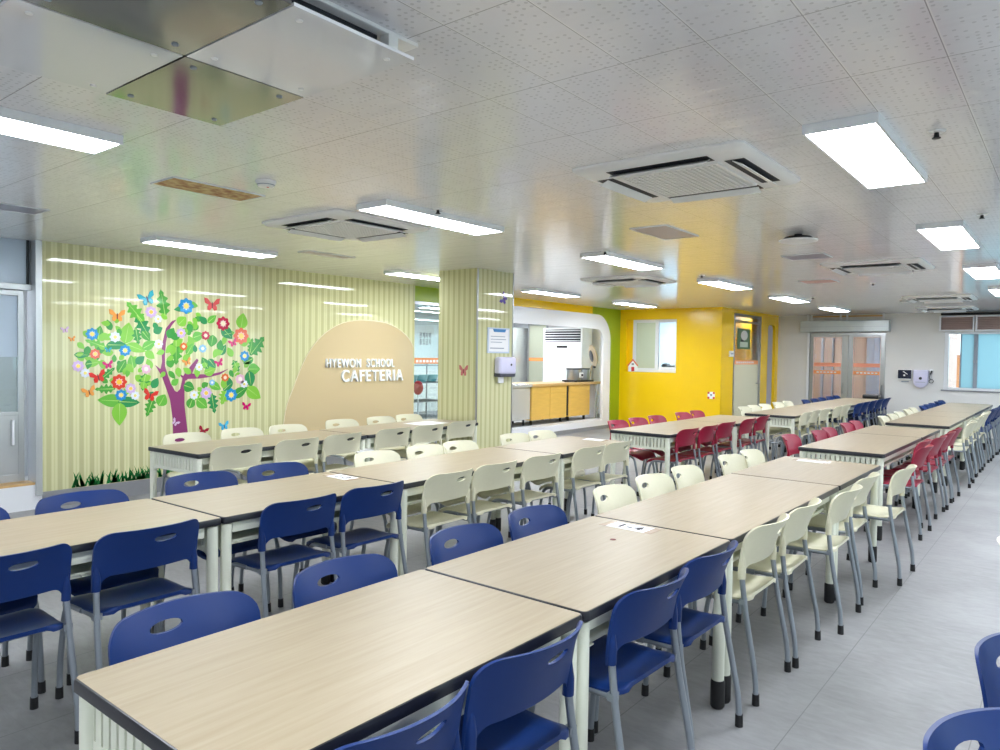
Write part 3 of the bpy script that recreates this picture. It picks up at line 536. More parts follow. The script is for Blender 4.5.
for i, (t, y, z, L, w, a) in enumerate(LEAVES):
    mb = MB().prism(loc(leaf_poly(t, y, z, L*1.3, w*1.35, a)), 'X', .0004, .0016 + (i % 40)*.00004)
    if i < 100: mb.build('leaf', dmat('green%d' % (i % 5), G4[i % 5]), tree)
    else: extra.add(mb.v, mb.f)
    if t == 'k' or L > .1:
        ca, sa = math.cos(math.radians(a)), math.sin(math.radians(a))
        q = [(y + p*ca - r*sa, z + p*sa + r*ca) for p, r in ((-L*.55, -.004), (L*.45, -.001), (L*.45, .001), (-L*.55, .004))]
        if i < 100: MB().prism(loc(q), 'X', .0016 + (i % 40)*.00004, .0034).build('leaf_vein', dmat('vein', rgb(176, 216, 120)), tree.children[-1])
tag(extra.build('leaf', dmat('green3', G4[3]), tree), kind='stuff')
FC = {'blue': (rgb(40, 140, 200), rgb(244, 224, 120)), 'white': (rgb(220, 226, 238), rgb(240, 222, 120)), 'lilac': (rgb(206, 176, 220), rgb(244, 206, 90)),
      'crimson': (rgb(186, 36, 70), rgb(248, 226, 196)), 'coral': (rgb(228, 110, 82), rgb(246, 214, 110)), 'sky': (rgb(130, 184, 226), rgb(246, 246, 250)),
      'orange': (rgb(220, 110, 44), rgb(250, 224, 190)), 'red': (rgb(208, 60, 36), rgb(246, 190, 60)), 'pink': (rgb(226, 180, 200), rgb(248, 236, 220))}
for i, (c, y, z, r) in enumerate(FLOWERS):
    n = 8; ring = [(y + r*(.91+.09*math.cos(n*q*2*PI/64))*math.cos(q*2*PI/64), z + r*(.91+.09*math.cos(n*q*2*PI/64))*math.sin(q*2*PI/64)) for q in range(64)]
    fl = MB().prism(loc(ring), 'X', .0005, .0042).build('flower', dmat('petal_' + c, FC[c][0]), tree)
    inn = [(y + r*.52*(.85+.15*math.cos(n*q*2*PI/48))*math.cos(q*2*PI/48), z + r*.52*(.85+.15*math.cos(n*q*2*PI/48))*math.sin(q*2*PI/48)) for q in range(48)]
    lt = tuple(.55*a + .45 for a in FC[c][0][:3]) + (1,)
    MB().prism(loc(inn), 'X', .0042, .0048).build('petal_ring', dmat('ring_' + c, lt), fl)
    cen = [(y + r*.33*math.cos(q*2*PI/20), z + r*.33*math.sin(q*2*PI/20)) for q in range(20)]
    MB().prism(loc(cen), 'X', .0048, .0055).build('flower_center', dmat('centre_' + c, FC[c][1]), fl)
BC = {'teal': rgb(40, 160, 180), 'orange': rgb(236, 160, 80), 'coral': rgb(214, 84, 84), 'red': rgb(214, 52, 44), 'magenta': rgb(206, 24, 112), 'sky': rgb(80, 180, 220),
      'lilac': rgb(214, 180, 212), 'pink': rgb(218, 70, 130), 'crimson': rgb(160, 40, 60), 'purple': rgb(104, 84, 168), 'dusty': rgb(200, 120, 120)}
BPOLY = [(0, -.12), (.14, -.34), (.30, -.30), (.30, -.08), (.22, .0), (.46, .12), (.5, .42), (.30, .38), (.06, .10), (0, .14)]
BPOLY = BPOLY + [(-a, b) for a, b in BPOLY[::-1]][1:-1]
BLAB = ['teal butterfly sticker at the top of the tree crown', 'orange butterfly sticker at upper edge of the tree crown', 'coral butterfly sticker above the crimson flower, upper crown edge',
        'red butterfly sticker near the outer crown beside the red flower', 'orange butterfly sticker below the outermost crown flowers', 'red butterfly sticker low in the crown beside the trunk',
        'small magenta butterfly sticker below the crown toward the beige dome', 'sky blue butterfly sticker low on the wall beside the trunk', 'lilac butterfly sticker on the purple tree trunk',
        'magenta butterfly sticker above the long thin side branch', 'pink butterfly sticker below the big coral flower', 'magenta butterfly sticker under the white reflection in outer crown',
        'orange butterfly sticker above the forked branch in the crown', 'dark crimson butterfly sticker low beside trunk, behind the white chairs', 'faint lilac butterfly sticker at the outer edge beyond the crown',
        'faint orange butterfly sticker below the faint lilac one', 'tiny teal butterfly sticker beside the small blue crown flower']
def butterfly(c, y, z, w, a, label, x):
    a = math.radians(a); k = w*.95
    k *= 1.2
    po = [((p*math.cos(a) - q*math.sin(a))*k, (p*math.sin(a) + q*math.cos(a))*k) for p, q in BPOLY]
    b = empty('butterfly_sticker', (x, y, z), 0, label, 'sticker', 'butterfly stickers on the striped panels')
    MB().prism(po, 'X', .0003, .0064).build('wing', dmat('wing_' + c, BC[c]), b)
    bo = [((p*math.cos(a) - q*math.sin(a))*k, (p*math.sin(a) + q*math.cos(a))*k) for p, q in ((-.03, -.2), (.03, -.2), (.035, .1), (0, .2), (-.035, .1))]
    MB().prism(bo, 'X', .0064, .0072).build('body', dmat('bodyd', rgb(90, 50, 60)), b)
for i, (c, y, z, w, a) in enumerate(BUTTERFLIES): butterfly(c, y, z, w, a, BLAB[i], XM)
butterfly('purple', 7.06, 2.228, .13, 60, 'purple butterfly sticker high on the pillar above the notice', -5.55)
b = empty('butterfly_sticker', (-5.755, 6.56, 1.34), 0, 'dusty red butterfly sticker on the shaded pillar face', 'sticker', 'butterfly stickers on the striped panels')
MB().prism([(p*.14, q*.17) for p, q in BPOLY], 'Y', -.005, 0).build('wing', dmat('wing_dusty', BC['dusty']), b)
MB().prism([(-.004, -.03), (.004, -.03), (.004, .02), (-.004, .02)], 'Y', -.006, -.005).build('body', dmat('bodyd', BC['red']), b)
rg = random.Random(3); gb = MB()
for i in range(210):
    y = rg.uniform(2.98, 5.2); h = rg.uniform(.06, .16); ln = rg.uniform(-.07, .07); wd = rg.uniform(.010, .018)
    gb.prism([(y-wd, .162), (y+wd, .162), (y+wd*.5+ln*.5, .162+h*.6), (y+ln, .162+h), (y-wd*.6+ln*.5, .162+h*.6)], 'X', XM+.0002, XM+.0014)
g = gb.build('grass_print', dmat('grass', rgb(40, 132, 66)))
tag(g, 'dark green printed grass tuft strip along foot of the striped wall', 'mural', None, 'stuff')
hl = list(HILL); hl[0] = (hl[0][0]-.04, .16); hl[-1] = (hl[-1][0], .16)
def smooth_poly(p, n=4):
    out = []
    for i in range(len(p) - 1):
        p0 = p[max(i-1, 0)]; p1 = p[i]; p2 = p[i+1]; p3 = p[min(i+2, len(p)-1)]
        for k in range(n):
            t = k/n
            out.append(tuple(.5*((2*p1[j]) + (-p0[j]+p2[j])*t + (2*p0[j]-5*p1[j]+4*p2[j]-p3[j])*t*t + (-p0[j]+3*p1[j]-3*p2[j]+p3[j])*t**3) for j in (0, 1)))
    return out + [p[-1]]
cur = smooth_poly(hl[:-1]) + [hl[-1]]
hp = empty('dome_panel', (XM, 6.55, .16), 0, 'beige dome-shaped panel behind the raised cafeteria lettering', 'wall panel')
MB().prism([(a-6.55, b-.16) for a, b in cur], 'X', .0002, .006).build('panel', 'beige', hp)
rim = MB()
for i in range(len(cur) - 2): rim.tube([(.006, cur[i][0]-6.55, cur[i][1]-.16), (.006, cur[i+1][0]-6.55, cur[i+1][1]-.16)], .006, 6)
rim.build('rim', mat('pale_rim', rgb(236, 226, 196), .2), hp)
sg = empty('wall_sign', (0, 0, 0), 0, 'white raised two-line school cafeteria lettering on the beige dome', 'sign')
text('top_word', 'HYEWON', .165, (XM+.006, 6.35, 1.39), 'X', 'letter', .03, sg, width=.59, bold=.0015)
text('top_word', 'SCHOOL', .165, (XM+.006, 7.01, 1.392), 'X', 'letter', .03, sg, width=.51, bold=.0015)
text('bottom_word', 'CAFETERIA', .225, (XM+.006, 6.875, 1.215), 'X', 'letter', .03, sg, width=1.13, bold=.003)

# ------------------------------------------------------------------ pillar fittings
nb = empty('notice_board', (-5.55, 6.955, 1.56), 0, 'white notice sheet with blue header in clear holder on pillar', 'notice')
MB().box(.001, .014, -.215, .215, 0, .31).build('holder', mat('clear_pale_acrylic', rgb(206, 218, 236), .12), nb, bevel=.003)
MB().box(.0142, .016, -.19, .19, .02, .29).build('sheet', 'paper', nb)
MB().prism([(-.12, .295), (.14, .295), (.12, .258), (-.10, .258)], 'X', .0162, .0175).build('header', 'bluehdr', nb)
tl = MB()
for i, (a, b) in enumerate(((-.16, .12), (-.16, .14), (-.16, .06))): tl.box(.0162, .017, a, b, .20-i*.035, .207-i*.035)
tl.box(.0162, .017, -.17, .10, .055, .066)
tl.build('text_lines', mat('grey_text', rgb(140, 150, 170), .6), nb)
pd = empty('towel_dispenser', (-5.55, 7.04, 1.27), 0, 'lavender white paper towel dispenser on pillar below the notice', 'dispenser')
MB().box(.001, .11, -.165, .165, .03, .245).build('cover', 'lav', pd, bevel=.035, seg=4, smooth=50)
MB().box(.0, .10, -.16, .16, 0, .05).build('base', mat('dark_grey_plastic', rgb(66, 66, 80), .4), pd, bevel=.015)
MB().cyl((.108, .05, .15), (.114, .05, .15), .014).build('lock', 'ink', pd)
MB().box(.03, .05, -.12, -.02, -.075, .01).build('paper_towel', 'paper', pd, bevel=.004)

# ------------------------------------------------------------------ kitchen things
sc1 = empty('serving_counter', (0, 0, .2), 0, 'plain stainless steel serving counter unit nearest the pillar', 'counter')
MB().box(-8.70, -8.10, 9.75, 11.16, .12, .74).build('body', 'lightsteel', sc1, bevel=.004)
MB().box(-8.10, -8.094, 9.8, 10.45, .16, .70).build('door', 'lightsteel', sc1, bevel=.003)
MB().box(-8.10, -8.094, 10.48, 11.12, .16, .70).build('door', 'lightsteel', sc1, bevel=.003)
for y in (9.85, 11.06):
    for x in (-8.62, -8.18): MB().cyl((x, y, 0), (x, y, .12), .02).build('leg', 'black', sc1)
for (ya, yb), lab in (((11.20, 12.42), 'wide honey-wood serving counter unit in the kitchen arch'), ((12.50, 13.32), 'narrow honey-wood serving counter unit below the round lid')):
    c = empty('serving_counter', (0, 0, .2), 0, lab, 'counter')
    MB().box(-8.70, -8.10, ya, yb, .09, .74).build('body', 'wood', c, bevel=.003)
    n = 2 if yb-ya > 1 else 1
    for i in range(n):
        a = ya + (yb-ya)*i/n; b2 = ya + (yb-ya)*(i+1)/n
        dr = MB().box(-8.10, -8.092, a+.012, b2-.012, .11, .58).build('door', 'wood', c, bevel=.002)
        MB().box(-8.10, -8.092, a+.012, b2-.012, .60, .73).build('drawer', 'wood', c, bevel=.002)
    for y in (ya+.1, yb-.1):
        for x in (-8.62, -8.18): MB().cyl((x, y, 0), (x, y, .09), .028).build('foot', 'black', c)
MB().box(-8.12, -8.105, 12.43, 12.49, .32, .92).build('gap_shade', 'dark')  # dark strip imitates the shade in the gap between counter units
o = bpy.data.objects['gap_shade']; o.name = 'gap_shade_strip'; o['kind'] = 'structure'
wt = empty('worktop', (0, 0, .94), 0, 'long counter worktop, steel then wood edged, through the kitchen arch', 'worktop')
MB().box(-8.76, -8.06, 9.7, 11.18, 0, .045).build('steel_top', 'lightsteel', wt, bevel=.004)
MB().box(-8.76, -8.06, 11.18, 13.78, 0, .05).build('wood_top', 'counterwood', wt, bevel=.004)
MB().box(-8.70, -8.2, 13.70, 13.74, -.74, 0).build('end_panel', 'alu', wt)
MB().tube([(-8.12, 13.62, -.74), (-8.12, 13.62, 0)], .02).build('leg', 'lightsteel', wt, smooth=40)
ac = empty('standing_air_conditioner', (-9.335, 14.1, .2), 0, 'tall white floor-standing air conditioner inside the kitchen arch', 'air conditioner')
MB().box(-.545, .545, 0, .42, 0, 1.985).build('cabinet', 'white', ac, bevel=.012)
gr_ = MB().box(-.49, .49, -.006, 0, 1.66, 1.95).build('outlet', 'dark', ac)
for i in range(5): MB().box(-.49, .49, -.02, -.006, 1.675+i*.058, 1.692+i*.058).build('louver', 'white', gr_, bevel=.003)
MB().box(-.53, .53, -.012, 0, 1.12, 1.63).build('front_panel', 'white', ac, bevel=.004)
MB().box(-.53, .53, -.012, 0, .08, 1.09).build('lower_panel', 'white', ac, bevel=.004)
MB().box(-.15, .14, -.016, -.012, 1.52, 1.57).build('display', 'black', ac)
lm = MB()
for i in range(4): lm.box(-.33+(i % 2)*.07, -.28+(i % 2)*.07, -.0135, -.012, 1.43+(i//2)*.08, 1.48+(i//2)*.08)
lm.build('marking', mat('pale_pink_print', rgb(226, 200, 204), .5), ac)
gp = empty('glass_partition', (-10.18, 14.3, .2), 0, 'pale green glass door leaf with orange strip behind the kitchen counter', 'glass door')
MB().box(-.29, -.25, -.02, .02, 0, 2.1).box(.25, .29, -.02, .02, 0, 2.1).box(-.25, .25, -.02, .02, 2.06, 2.1).box(-.25, .25, -.02, .02, 0, .06).build('frame', 'steel', gp)
MB().box(-.25, .25, -.006, .006, .06, 2.06).build('pane', 'frost_green', gp)
MB().box(-.25, .25, -.009, -.006, 1.2, 1.28).build('film_strip', 'orange', gp)
MB().tube([(.2, -.04, .75), (.2, -.04, 1.3)], .012).build('handle', 'edge', gp, smooth=40)
fr = empty('steel_refrigerator', (-10.9, 13.6, .2), 0, 'grey stainless upright refrigerator at back of the kitchen', 'refrigerator')
MB().box(-.35, .35, 0, .8, .1, 2.0).build('body', 'lightsteel', fr, bevel=.01)
MB().box(-.34, .34, -.03, 0, 1.12, 1.98).build('door', 'lightsteel', fr, bevel=.006); MB().box(-.34, .34, -.03, 0, .12, 1.09).build('door', 'lightsteel', fr, bevel=.006)
for x in (-.28, .28): MB().cyl((x, .08, 0), (x, .08, .1), .03).build('leg', 'black', fr)
kt = empty('soup_warmer', (-8.38, 13.30, .99), 0, 'stainless twin soup warmer with raised round lid on the worktop', 'kettle')
MB().box(-.19, .19, -.36, .33, 0, .035).build('base', 'black', kt, bevel=.01)
for i, y in enumerate((-.18, .15)):
    p = MB().lathe([(.001, .035), (.155, .035), (.16, .05), (.16, .26), (.001, .26)], (0, y, 0), 28).build('pot', 'steel', kt, smooth=40)
    MB().lathe([(.001, .26), (.168, .26), (.168, .285), (.001, .285)], (0, y, 0), 28).build('rim', 'black', p, smooth=40)
MB().box(.16, .2, -.24, -.12, .09, .2).build('control_box', 'white', kt, bevel=.01); MB().cyl((.2, -.18, .145), (.215, -.18, .145), .025).build('knob', 'black', kt)
MB().tube([(.08, .30, .03), (.08, .42, .34)], .018).build('hinge_post', 'bronze', kt, smooth=40)
lid = MB().lathe([(.001, -.02), (.20, -.02), (.235, .0), (.24, .015), (.19, .03), (.12, .045), (.001, .05)], (0, 0, 0), 32).build('lid', 'bronze', kt, smooth=40)
lid.matrix_local = Matrix.Translation((.10, .44, .56)) @ Matrix.Rotation(math.radians(14), 4, 'X') @ Matrix.Rotation(math.radians(-38), 4, 'Z') @ Matrix.Rotation(math.radians(90), 4, 'X')
MB().lathe([(.001, .046), (.11, .046), (.13, .052), (.09, .066), (.001, .07)], (0, 0, 0), 24).build('lid_recess', 'edge', lid, smooth=40)
MB().box(-.05, .05, -.27, -.23, -.01, .04).build('lid_clasp', 'black', lid, bevel=.008)
MB().tube([(.0, .0, 0), (.0, .0, .012), (.0, -.38, .014)], .01).build('ladle', 'black')
o = bpy.data.objects['ladle']; o.location = (-8.25, 12.95, .99); tag(o, 'thin black ladle lying on the worktop beside the soup warmer', 'ladle')
# through the kitchen door
pdl = empty('oven_paddle', (-9.0, 9.06, .2), 0, 'red round-headed paddle on white handle behind the kitchen door glass', 'paddle')
MB().tube([(0, 0, 0), (0, 0, .62)], .014).build('handle', 'whitepaint', pdl, smooth=40)
MB().lathe([(.001, -.02), (.1, -.015), (.125, 0), (.1, .015), (.001, .02)], (0, 0, 0), 24).build('head', 'redpaint', pdl, smooth=40)
pdl.children[-1].matrix_local = Matrix.Translation((0, 0, .74)) @ Matrix.Rotation(PI/2, 4, 'Y')
rk = empty('dish_rack', (-9.7, 9.6, .2), 0, 'dark steel dish rack with wire shelves behind kitchen door', 'rack')
for x in (-.3, .3):
    for y in (-.7, .7): MB().tube([(x, y, 0), (x, y, 1.15)], .015).build('post', 'steel', rk, smooth=40)
for z in (.15, .45, .8, 1.12):
    sh = MB()
    for i in range(15): sh.tube([(-.3, -.7+i*.1, z), (.3, -.7+i*.1, z)], .005, 6)
    sh.tube([(-.3, -.7, z), (-.3, .7, z)], .008, 6).tube([(.3, -.7, z), (.3, .7, z)], .008, 6)
    sh.build('shelf', 'steel', rk)
for i in range(5):
    t = empty('plastic_basin', (-9.7, 9.05+i*.27, .2+.808), 0, ['teal basin on the top shelf of the dish rack, nearest', 'teal basin on the dish rack beside the nearest basin', 'teal basin in the middle of the rack top shelf', 'teal basin on the dish rack, second from far end', 'teal basin at the far end of the rack shelf'][i], 'basin', 'basins on the dish rack')
    MB().lathe([(.001, 0), (.085, 0), (.12, .12), (.128, .12), (.13, .13), (.118, .13), (.08, .012), (.001, .012)], (0, 0, 0), 20).build('bowl', mat('teal_plastic%d' % i, rgb(120, 190, 196), .3), t, smooth=40)

# ------------------------------------------------------------------ small things on the far walls
hs = empty('house_sticker', (-7.51, YY, 1.22), 0, 'small white and red house-shaped sticker at the yellow-wall window corner', 'sticker')
MB().prism([(-.11, 0), (.11, 0), (.11, .13), (0, .255), (-.11, .13)], 'Y', -.008, -.001).build('house', 'white', hs)
MB().prism([(-.035, .005), (.035, .005), (.035, .10), (-.035, .10)], 'Y', -.011, -.008).build('door', 'redpaint', hs)
MB().prism([(-.135, .13), (-.11, .115), (0, .235), (.11, .115), (.135, .13), (0, .275)], 'Y', -.012, -.008).build('roof', mat('sticker_red', rgb(226, 110, 90), .4), hs)
MB().prism([(-.03, .14), (.03, .14), (.03, .18), (-.03, .18)], 'Y', -.011, -.008).build('window', mat('sticker_grey', rgb(150, 140, 150), .4), hs)
ss = empty('outlet_cover', (-5.735, YY, .785), 0, 'square white cover plate with red corners low on yellow wall', 'plate')
MB().box(-.075, .075, -.012, -.001, -.07, .07).build('plate', 'white', ss, bevel=.004)
for x in (-.055, .055):
    for z in (-.05, .05): MB().box(x-.02, x+.02, -.0145, -.012, z-.02, z+.02).build('corner_mark', 'redpaint', ss)
MB().prism([(-.025, .02), (.025, .02), (.0, -.02)], 'Y', -.015, -.012).build('emblem', 'ink', ss)
po = empty('door_poster', (XA-.017, 15.02, 1.74), 0, 'dark green poster with white circle on the alcove glass door', 'poster')
MB().box(0, .004, 0, .76, 0, .43).build('sheet', mat('dark_green_print', rgb(46, 92, 48), .3), po)
MB().prism([(.40 + .20*math.cos(q*2*PI/28), .29 + .105*math.sin(q*2*PI/28)) for q in range(28)], 'X', .004, .006).build('disc', mat('pale_grey_print', rgb(206, 206, 200), .4), po)
MB().box(.004, .006, .16, .62, .04, .15).build('text_block', mat('pale_grey_print2', rgb(190, 200, 186), .4), po)
MB().box(.004, .0055, .2, .36, .155, .20).build('emblem', 'ink', po)
sw = empty('wall_switch', (XA, 14.63, 1.57), 0, 'small white switch box on the yellow wall beside alcove door', 'switch')
MB().box(.001, .03, -.11, .11, 0, .12).build('box', 'white', sw, bevel=.006); MB().box(.03, .034, -.07, .07, .05, .08).build('label_strip', 'mullion', sw)
sn = empty('wall_screen', (-2.865, YB, 1.14), 0, 'dark navy wall screen with white symbol beside the double door', 'screen')
MB().box(-.135, .135, -.035, -.001, 0, .215).build('case', 'white', sn, bevel=.008)
MB().box(-.127, .127, -.038, -.035, .02, .205).build('display', 'navy', sn)
MB().tube([(-.03, -.039, .175), (.06, -.039, .11)], .007, 6).cyl((-.005, -.039, .09), (-.005, -.041, .09), .02).build('symbol', 'paper', sn)
MB().box(-.06, .08, -.02, -.001, -.055, -.03).build('bracket', 'mullion', sn)
ds = empty('hand_sanitizer_dispenser', (-2.555, YB, .975), 0, 'white round-bottomed wall dispenser between dark screen and window', 'dispenser')
MB().prism([(-.135, .375), (-.135, .14)] + [(-.135*math.cos(q*PI/14), .14 - .14*math.sin(q*PI/14)) for q in range(1, 14)] + [(.135, .14), (.135, .375)], 'Y', -.11, 0).build('body', 'lav', ds, bevel=.012, smooth=50)
MB().cyl((0, -.109, .20), (0, -.116, .20), .03).build('button', 'ink', ds)
MB().box(-.09, .09, -.113, -.11, .115, .125).build('marking', 'mullion', ds)
hk = empty('hand_shower', (-2.365, YB, 1.06), 0, 'small hand nozzle with black hose beside the white wall dispenser', 'nozzle')
MB().box(-.03, .03, -.03, 0, .24, .31).build('holder', 'white', hk, bevel=.006)
MB().tube([(.01, -.04, .28), (-.02, -.045, .20)], .013).build('nozzle', 'edge', hk, smooth=40)
MB().tube([(-.02+.05*0, -.04, .2), (-.04, -.04, .12), (0, -.04, .10)] + [(.0 + .04*math.sin(q*.5), -.04, .06 + .04*math.cos(q*.5)) for q in range(13)], .007, 8).build('hose', 'edge', hk, smooth=40)
lv_ = empty('louver_panel', (0, YB, 0), 0, 'framed brown louver panel above the wide end window', 'louver')
for xa, xb in ((-2.24, -1.625), (-1.605, -.35), (-.33, .9), (.92, 2.1), (2.12, 3.22)):
    fr_ = MB().box(xa, xb, -.14, -.001, 2.165, 2.195).box(xa, xb, -.14, -.001, 2.455, 2.485).box(xa, xa+.03, -.14, -.001, 2.195, 2.455).box(xb-.03, xb, -.14, -.001, 2.195, 2.455).build('frame', 'alu', lv_, bevel=.004)
    sl = MB()
    for i in range(7):
        z = 2.20 + i*.037; sl.add([(xa+.03, -.10, z), (xb-.03, -.10, z), (xb-.03, -.06, z+.034), (xa+.03, -.06, z+.034), (xa+.03, -.09, z-.004), (xb-.03, -.09, z-.004), (xb-.03, -.05, z+.03), (xa+.03, -.05, z+.03)], [(0,1,2,3), (7,6,5,4), (0,4,5,1), (2,6,7,3), (1,5,6,2), (0,3,7,4)])
    sl.build('slats', 'brown', fr_)
struct('trim_9', MB().box(-2.22, 3.2, YB-.10, YB, 2.50, 2.545), 'black')
bn = empty('trash_bin', (-3.42, 17.25, 0), 0, 'black lidded bin standing before the double glass door', 'bin')
MB().loft([[(-.12, -.12, 0), (.12, -.12, 0), (.12, .12, 0), (-.12, .12, 0)], [(-.15, -.15, .72), (.15, -.15, .72), (.15, .15, .72), (-.15, .15, .72)]]).build('body', 'black', bn, bevel=.01)
MB().box(-.155, .155, -.16, .16, .72, .80).build('lid', 'black', bn, bevel=.02)
# ------------------------------------------------------------------ tables
TW = .715
def make_table(L):
    t = empty('dining_table')
    def rr(x0, x1, y0, y1, r, n=5):
        return arc(x1-r, y1-r, r, 0, 90, n) + arc(x0+r, y1-r, r, 90, 180, n) + arc(x0+r, y0+r, r, 180, 270, n) + arc(x1-r, y0+r, r, 270, 360, n)
    W = TW/2
    MB().prism(rr(-W+.007, W-.007, .007, L-.007, .015), 'Z', .716, .744).build('tabletop', 'laminate', t)
    ring = []
    for off, z in ((.012, .708), (.0, .713), (.0, .736), (.003, .7425), (.008, .7435), (.008, .712)):
        ring.append([(x, y, z) for x, y in rr(-W+off, W-off, off, L-off, max(.022-off, .012))])
    MB().loft(ring, caps=False).build('edge_band', 'edge', t, smooth=50)
    MB().box(-W+.03, W-.03, .03, L-.03, .704, .716).build('underside', 'frame', t)
    for x in (-W+.05, W-.05):
        MB().box(x-.009, x+.009, .07, L-.07, .652, .704).build('side_rail', 'frame', t, bevel=.003)
    for y in (.035, L-.035):
        p = MB(); a = W - .05
        p.box(-a, a, y-.008, y+.008, .690, .704).box(-a, a, y-.008, y+.008, .575, .598)
        n = 15; pitch = 2*a/n
        for i in range(n + 1):
            xc = -a + i*pitch; hw = pitch/2 - .006
            p.box(max(-a, xc-hw), min(a, xc+hw), y-.008, y+.008, .598, .690)
        # rounded brackets down the legs
        for s in (-1, 1):
            pts = [(s*a, .575), (s*(a-.06), .575)] + [(s*(a-.06+.06*math.sin(q*PI/12)), .515+.06*math.cos(q*PI/12)) for q in range(1, 7)]
            p.prism(pts, 'Y', y-.008, y+.008)
        p.build('end_panel', 'frame', t)
    tr = MB().box(-W+.075, W-.075, .09, L-.09, .585, .592)
    tr.tube([(-W+.075, .09, .60), (-W+.075, L-.09, .60)], .007, 8).tube([(W-.075, .09, .60), (W-.075, L-.09, .60)], .007, 8)
    for y in (.12, L/2, L-.12): tr.box(-W+.05, W-.05, y-.012, y+.012, .592, .597)
    tr.build('under_shelf', 'frame', t)
    for x in (-W+.036, W-.036):
        for y in (.033, L-.033):
            def el(z, k=1.0): return [(x + .026*k*math.cos(q*PI/8), y + .026*k*math.sin(q*PI/8), z) for q in range(16)]
            lg = MB().loft([el(.07), el(.55), el(.704)]).build('leg', 'frame', t, smooth=50)
            MB().loft([el(0, .95), el(.01, 1.18), el(.115, 1.2), el(.125, 1.1)]).build('foot_cup', 'rubber', lg, smooth=50)
    return t
PROTO = {}
def table(cx, y, L, rz, label, group):
    if L not in PROTO: t = PROTO[L] = make_table(L)
    else: t = copy_tree(PROTO[L])
    t.location = (cx, y, 0); t.rotation_euler = (0, 0, math.radians(rz)); tag(t, label, 'table', group); return t
TG = 'pale wood cafeteria tables set end to end'
TABLES = {}
def row(key, cx, y0, lens, rz, labels):
    y, x = y0, cx; out = []
    for L, lab in zip(lens, labels):
        t = table(x, y, L, rz, lab, TG); out.append((y, y+L*math.cos(math.radians(rz)), x, L))
        x -= (L+.006)*math.sin(math.radians(rz)); y += (L+.006)*math.cos(math.radians(rz))
    TABLES[key] = out
row('A', -1.536, .722, (1.2, 1.2, 1.8, 1.2), -.45, ('pale wood table in the foreground, nearest of the blue-chair row', 'pale wood table with red dot sticker in the front row',
    'long pale wood table with ivory chairs in the front row', 'last pale wood table of front row, before the red chairs'))
row('B', -3.507, .680, (1.2, 1.2, 1.8, 1.2), 1.0, ('pale wood table nearest in the middle row, beside blue chairs', 'second pale wood table of middle row, white card at its far end',
    'long pale wood table with ivory chairs in the middle row', 'end table of the middle row, nearest the kitchen arch'))
row('C', -5.60, 2.885, (1.8, 1.8), 3.4, ('long pale wood table in front of the tree mural', 'long pale wood table in front of the beige dome, against the pillar'))
row('D', -3.60, 6.92, (1.8, 1.2), -1.0, ('long pale wood table with red chairs near the yellow wall', 'short pale wood table with red chairs beyond the long one, yellow wall side'))
row('E', -1.605, 6.86, (1.8, 1.2), -.6, ('long pale wood table with red chairs beside the aisle', 'short pale wood table with red chairs beside the aisle'))
FL = (1.8, 1.2, 1.8, 1.2)
row('G', -3.405, 10.50, FL, .2, ('nearest table of the far row facing the glass double door', 'second table of the far row facing the double door', 'third table of the far row facing the double door', 'farthest table, right before the double door'))
row('F', -1.545, 10.42, FL, 0, ('nearest table of the far aisle row, under the end window', 'second table of the far aisle row by the window', 'third table of the far aisle row by the window', 'farthest table of the aisle row below the end window'))

